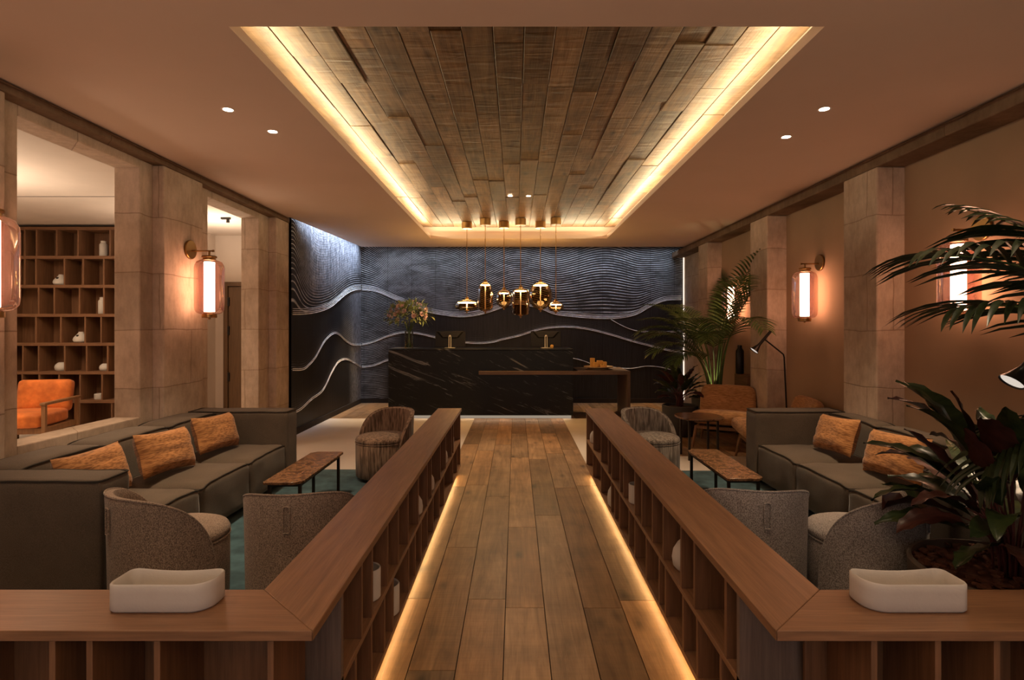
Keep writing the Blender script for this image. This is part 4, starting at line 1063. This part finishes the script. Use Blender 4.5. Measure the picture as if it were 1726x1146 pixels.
# far palm
r = root('potted_palm', (2.96, 8.28, 0), 'tall green palm in a dark pot in the far right corner beside the relief', 'potted plant')
pot(r, .27, .335, .46, M['pot'], M['soil_far'])
rnd = random.Random(5)
spec = []
for i in range(21):
    az = 2*PI*i/21*1.0 + rnd.uniform(-.25, .25)
    spec.append((az, rnd.uniform(1.7, 2.55), rnd.uniform(79, 88), rnd.uniform(-35, 15)))
spec += [(math.radians(200), 1.5, 80, -40), (math.radians(215), 1.35, 74, -50), (math.radians(170), 1.7, 80, -30)]
for i, (az, L, e0, e1) in enumerate(spec):
    if math.cos(az) < -.4: L = min(L, 1.55+.25*(i % 3)); e0 = 86
    if abs((az+PI) % (2*PI)-PI) < .6: az = .85 if i % 2 else -.85
    if math.cos(az) > .2: L = min(L, 2.45); e0 = 87; e1 = max(e1, 25)
    b = MB(); rr = rnd.uniform(.03, .13)
    frond_mesh(b, (rr*math.cos(az), rr*math.sin(az), .44), az, L, e0, e1, .44, 23, .47, .024, .7, .011, i)
    # keep clear of the wall
    # leaflets are trimmed where the wall lantern hangs and never pass through the wall
    hit = {k for k, (x, y, z) in enumerate(b.v) if 1.38 < z < 2.4 and -.22 < y < .16 and x > .04}
    keep = [q for q, f in enumerate(b.f) if not any(k in hit for k in f)]
    b.f = [b.f[q] for q in keep]; b.mi = [b.mi[q] for q in keep]
    b.v = [(min(x, .37), min(y, .74), z) for x, y, z in b.v]
    b.build('frond', [M['palm'], M['stem']], r)
# near palm, its fronds lean into the frame
r = root('potted_palm', (2.92, 2.18, .009), 'dark palm at the right edge whose fronds hang in front of the wall lantern', 'potted plant')
pot(r, .24, .30, .46, M['pot'], M['soil_far'])
near = [(math.radians(170), 1.93, 84, 2, .78, .034), (math.radians(184), 1.84, 85, 14, .74, .034), (math.radians(176), 1.78, 83, -10, .66, .03), (math.radians(174), 1.45, 80, -62, .46, .028),
        (math.radians(95), 1.9, 84, 10, .45, .03), (math.radians(262), 1.9, 85, 20, .45, .03), (math.radians(128), 2.0, 87, 25, .5, .03), (math.radians(225), 1.9, 86, 20, .5, .03), (math.radians(300), 1.7, 84, 10, .45, .03)]
for i, (az, L, e0, e1, ll, w) in enumerate(near):
    b = MB(); frond_mesh(b, (.05*math.cos(az), .05*math.sin(az), .44), az, L, e0, e1, ll, 17, .55, w, 1.05, .011, 40+i)
    b.v = [(min(x, .40), y, z) for x, y, z in b.v]
    b.build('frond', [M['palm_dark'], M['stem']], r)
def broad_leaf(b, base, az, h, e0, L, W, droop, seed):
    """petiole then an elliptical blade, rippled"""
    rnd = random.Random(seed); p = Vector(base); pts = [p.copy()]
    for i in range(6):
        e = math.radians(88+(e0-88)*(i/5)**1.3); d = Vector((math.cos(az)*math.cos(e), math.sin(az)*math.cos(e), math.sin(e))); p = p+d*h/6; pts.append(p.copy())
    b.tube(pts, [.006-.0005*i for i in range(7)], 6, mi=1)
    m = 12; vs = []; e = e0; q = p.copy(); roll = rnd.uniform(-.5, .5)
    sv0 = Vector((-math.sin(az), math.cos(az), 0))
    for s in range(m+1):
        t = s/m; er = math.radians(e); d = Vector((math.cos(az)*math.cos(er), math.sin(az)*math.cos(er), math.sin(er))); up = -sv0.cross(d)
        sv = (sv0*math.cos(roll)+up*math.sin(roll)); upr = up*math.cos(roll)-sv0*math.sin(roll)
        w = W*max(.02, math.sin(PI*min(1, t*.97+.02))**.75*(1.12-.3*t))
        for k in (-1, -.5, 0, .5, 1):
            vs.append(q+sv*w/2*k+upr*w*.16*abs(k)+upr*.007*math.sin(s*2.1+k*2+seed)*abs(k))
        q = q+d*L/m; e -= droop/m*(.5+t)
    fs = []
    for s in range(m):
        for k in range(4): a = s*5+k; fs.append((a, a+1, a+6, a+5))
    b.add(vs, fs)
# big plant near right
r = root('potted_leaf_plant', (2.08, 2.36, .009), 'large maroon and green broad-leaved plant in a wide grey pot behind the right trough', 'potted plant')
pot(r, .27, .35, .47, m_plain('warm_grey_planter', (.10,.078,.06), .75, 0, .1, 6, .1), M['soil'], .018)
rnd = random.Random(21)
for i in range(64):
    az = 2*PI*(i*.618034 % 1)+rnd.uniform(-.2, .2)
    k = i/64
    h = .50-.30*k+rnd.uniform(-.05, .05); e0 = 75-70*k+rnd.uniform(-10, 10)
    L = rnd.uniform(.30, .44); W = L*rnd.uniform(.27, .36)
    b = MB(); rr = rnd.uniform(.0, .07); broad_leaf(b, (rr*math.cos(az)+.03, rr*math.sin(az), .44), az, h, e0, L, W, rnd.uniform(20, 80), i)
    b.v = [(x, y, max(z, .445)) if x*x+y*y < .33**2 else (x, y, max(z, .50 if y > -.5 else .72)) for x, y, z in b.v]
    b.v = [(x, y, max(z, .70)) if math.hypot(x+.223, y-.64) < .33 else (x, y, z) for x, y, z in b.v]
    b.build('leaf', [M['cal_purple' if i % 3 == 0 else 'cal_green'], M['cal_stem']], r, auto=180)
for az_, h_, e_, L_, W_, dr_ in ((2.75, .36, 78, .44, .13, 14), (2.5, .30, 60, .40, .12, 30), (3.6, .34, 66, .38, .11, 25)):
    b = MB(); broad_leaf(b, (-.03, 0, .44), az_, h_, e_, L_, W_, dr_, 7); b.build('leaf', [M['cal_purple'], M['cal_stem']], r, auto=180)
ch_ = MB(); rnd = random.Random(9)
for i in range(170):
    q = rnd.uniform(0, 2*PI); R_ = .315*math.sqrt(rnd.random()); 
    Mx = Matrix.Rotation(rnd.uniform(0, 6), 3, 'Z') @ Matrix.Rotation(rnd.uniform(-.5, .5), 3, 'X')
    b0 = len(ch_.v); ch_.rbox((R_*math.cos(q), R_*math.sin(q), .452+rnd.uniform(0, .01)), (rnd.uniform(.03, .055), rnd.uniform(.015, .03), .012), .005, 2, M=Mx)
o = ch_.build('bark_mulch', M['soil'], r); o['kind'] = 'stuff'
# far smaller plant
r = root('potted_leaf_plant', (2.30, 7.80, 0), 'small maroon and green leafy plant in a dark pot beneath the far palm', 'potted plant')
pot(r, .2, .245, .42, M['pot'], M['soil_far'])
rnd = random.Random(33)
for i in range(32):
    az = 2*PI*(i*.618034 % 1); k = i/32
    h = .36-.18*k+rnd.uniform(-.03, .03); e0 = 70-60*k
    L = rnd.uniform(.22, .32); W = L*rnd.uniform(.3, .4)
    b = MB(); rr = rnd.uniform(0, .05); broad_leaf(b, (rr*math.cos(az), rr*math.sin(az), .40), az, h, e0, L, W, rnd.uniform(20, 70), i+60)
    b.build('leaf', [M['cal_purple' if i % 3 == 0 else 'cal_green'], M['cal_stem']], r, auto=180)

# ------------------------------------------------------------------ light
# coffer LED on the ledge
strip('coffer_led', (-1.52, 2.85, 3.075), (-1.52, 9.35, 3.075), (.8, 0, 1), .02, 24, YEL)
strip('coffer_led', (1.63, 2.85, 3.075), (1.63, 9.35, 3.075), (-.8, 0, 1), .02, 24, YEL)
strip('coffer_led', (-1.4, 9.49, 3.075), (1.5, 9.49, 3.075), (0, -.8, 1), .02, 10, YEL)
# walkway LEDs under the shelves
strip('plinth_led', (-.60, 1.9, .052), (-.60, 5.65, .052), (.55, 0, -1), .012, 1.8, (1, .60, .24))
strip('plinth_led', (.765, 1.9, .052), (.765, 5.65, .052), (-.55, 0, -1), .012, 1.8, (1, .60, .24))
# cove washing the relief
strip('relief_cove', (-2.7, 10.72, 3.25), (3.25, 10.72, 3.25), (0, .50, -1), .05, 8.5, COOL, 85)
strip('relief_cove', (-3.0, 7.75, 3.25), (-2.86, 10.9, 3.25), (-.20, 0, -1), .05, 20, COOL, 100)
spot('back_floor_fill', (-2.35, 10.6, 3.2), (-2.5, 9.9, 0), 190, (1, .66, .33), 50, .8)  # added hidden spots warming the floor beside the desk, no fixtures
spot('back_floor_fill', (2.1, 10.6, 3.2), (2.2, 10.1, 0), 120, (1, .66, .33), 50, .8)
spot('bouquet_fill', (-.79, 9.1, 1.96), (-1.8, 9.40, 1.66), 26, (1, .80, .55), 60, .7, .08)  # added spot brightening the bouquet, apart from the pendant's own glow
# desk plinth wash
strip('desk_led', (-2.0, 9.17, .05), (.9, 9.17, .05), (0, -.8, -1), .01, .5, WARM2)
# side room
area_l = bpy.data.lights.new('side_room_wash', 'AREA')
def room_area(name, loc, sx, sy, p, col, up=False, rot=None):
    d = bpy.data.lights.new(name, 'AREA'); d.shape = 'RECTANGLE'; d.size = sx; d.size_y = sy; d.energy = p; d.color = col
    o = bpy.data.objects.new(name, d); COL.objects.link(o); o.location = loc; o.rotation_euler = rot or ((PI, 0, 0) if up else (0, 0, 0)); return o
room_area('side_room_uplight', (-5.4, 4.6, 2.2), .6, 2.0, 28, (1, .78, .58), True)
room_area('side_room_down', (-5.8, 5.8, 2.95), 1.0, 1.6, 34, (1, .70, .45))
room_area('side_room_uplight_far', (-4.2, 7.6, 2.3), .5, .8, 14, (1, .78, .58), True)
# daylight through the rear window
room_area('window_daylight', (0, YR-.3, 1.5), 4.6, 2.2, 9, (1, .97, .95), rot=(PI/2, 0, 0))
# added unseen fill: a warm panel behind the camera, spots over the front
room_area('ceiling_fill', (0, -1.6, 1.9), 4.0, 1.2, 54, (1, .78, .56), True)
for x, y, p in ((-2.2, 2.1, 24), (-1.1, 1.75, 14), (.05, 1.9, 8), (1.2, 1.75, 14), (2.2, 2.1, 22)):
    spot('down_beam', (x, y, 2.98), (x, y+.1, 0), p, WARM2, 95, .8, .05)  # added spots above the front counter, without fixtures
# uplights in the pots
spot('pot_uplight', (2.86, 8.12, .47), (2.93, 8.25, 1.6), 8, (1, .85, .45), 34, .6, .01)
spot('pot_uplight', (2.45, 2.45, .50), (2.5, 2.5, 1.3), .9, (1, .75, .4), 80, .6, .01)
for x, y in ((2.80, 6.55), (2.40, 2.70)):
    spot('reading_lamp_beam', (x, y, 1.21), (x-.25, y, 0), 4, WARM2, 80, .7, .03)
w = bpy.data.worlds.new('world'); SC.world = w; w.use_nodes = True
w.node_tree.nodes['Background'].inputs[0].default_value = (.55, .65, .8, 1); w.node_tree.nodes['Background'].inputs[1].default_value = .12

SC.view_settings.view_transform = 'Standard'; SC.view_settings.look = 'None'; SC.view_settings.gamma = 1; SC.view_settings.use_curve_mapping = False
SC.view_settings.exposure = 1.0
SC.cycles.max_bounces = 8; SC.cycles.diffuse_bounces = 5; SC.cycles.transparent_max_bounces = 12; SC.cycles.glossy_bounces = 4
SC.cycles.caustics_reflective = False; SC.cycles.caustics_refractive = False; SC.cycles.sample_clamp_indirect = 4
SC.cycles.use_denoising = True
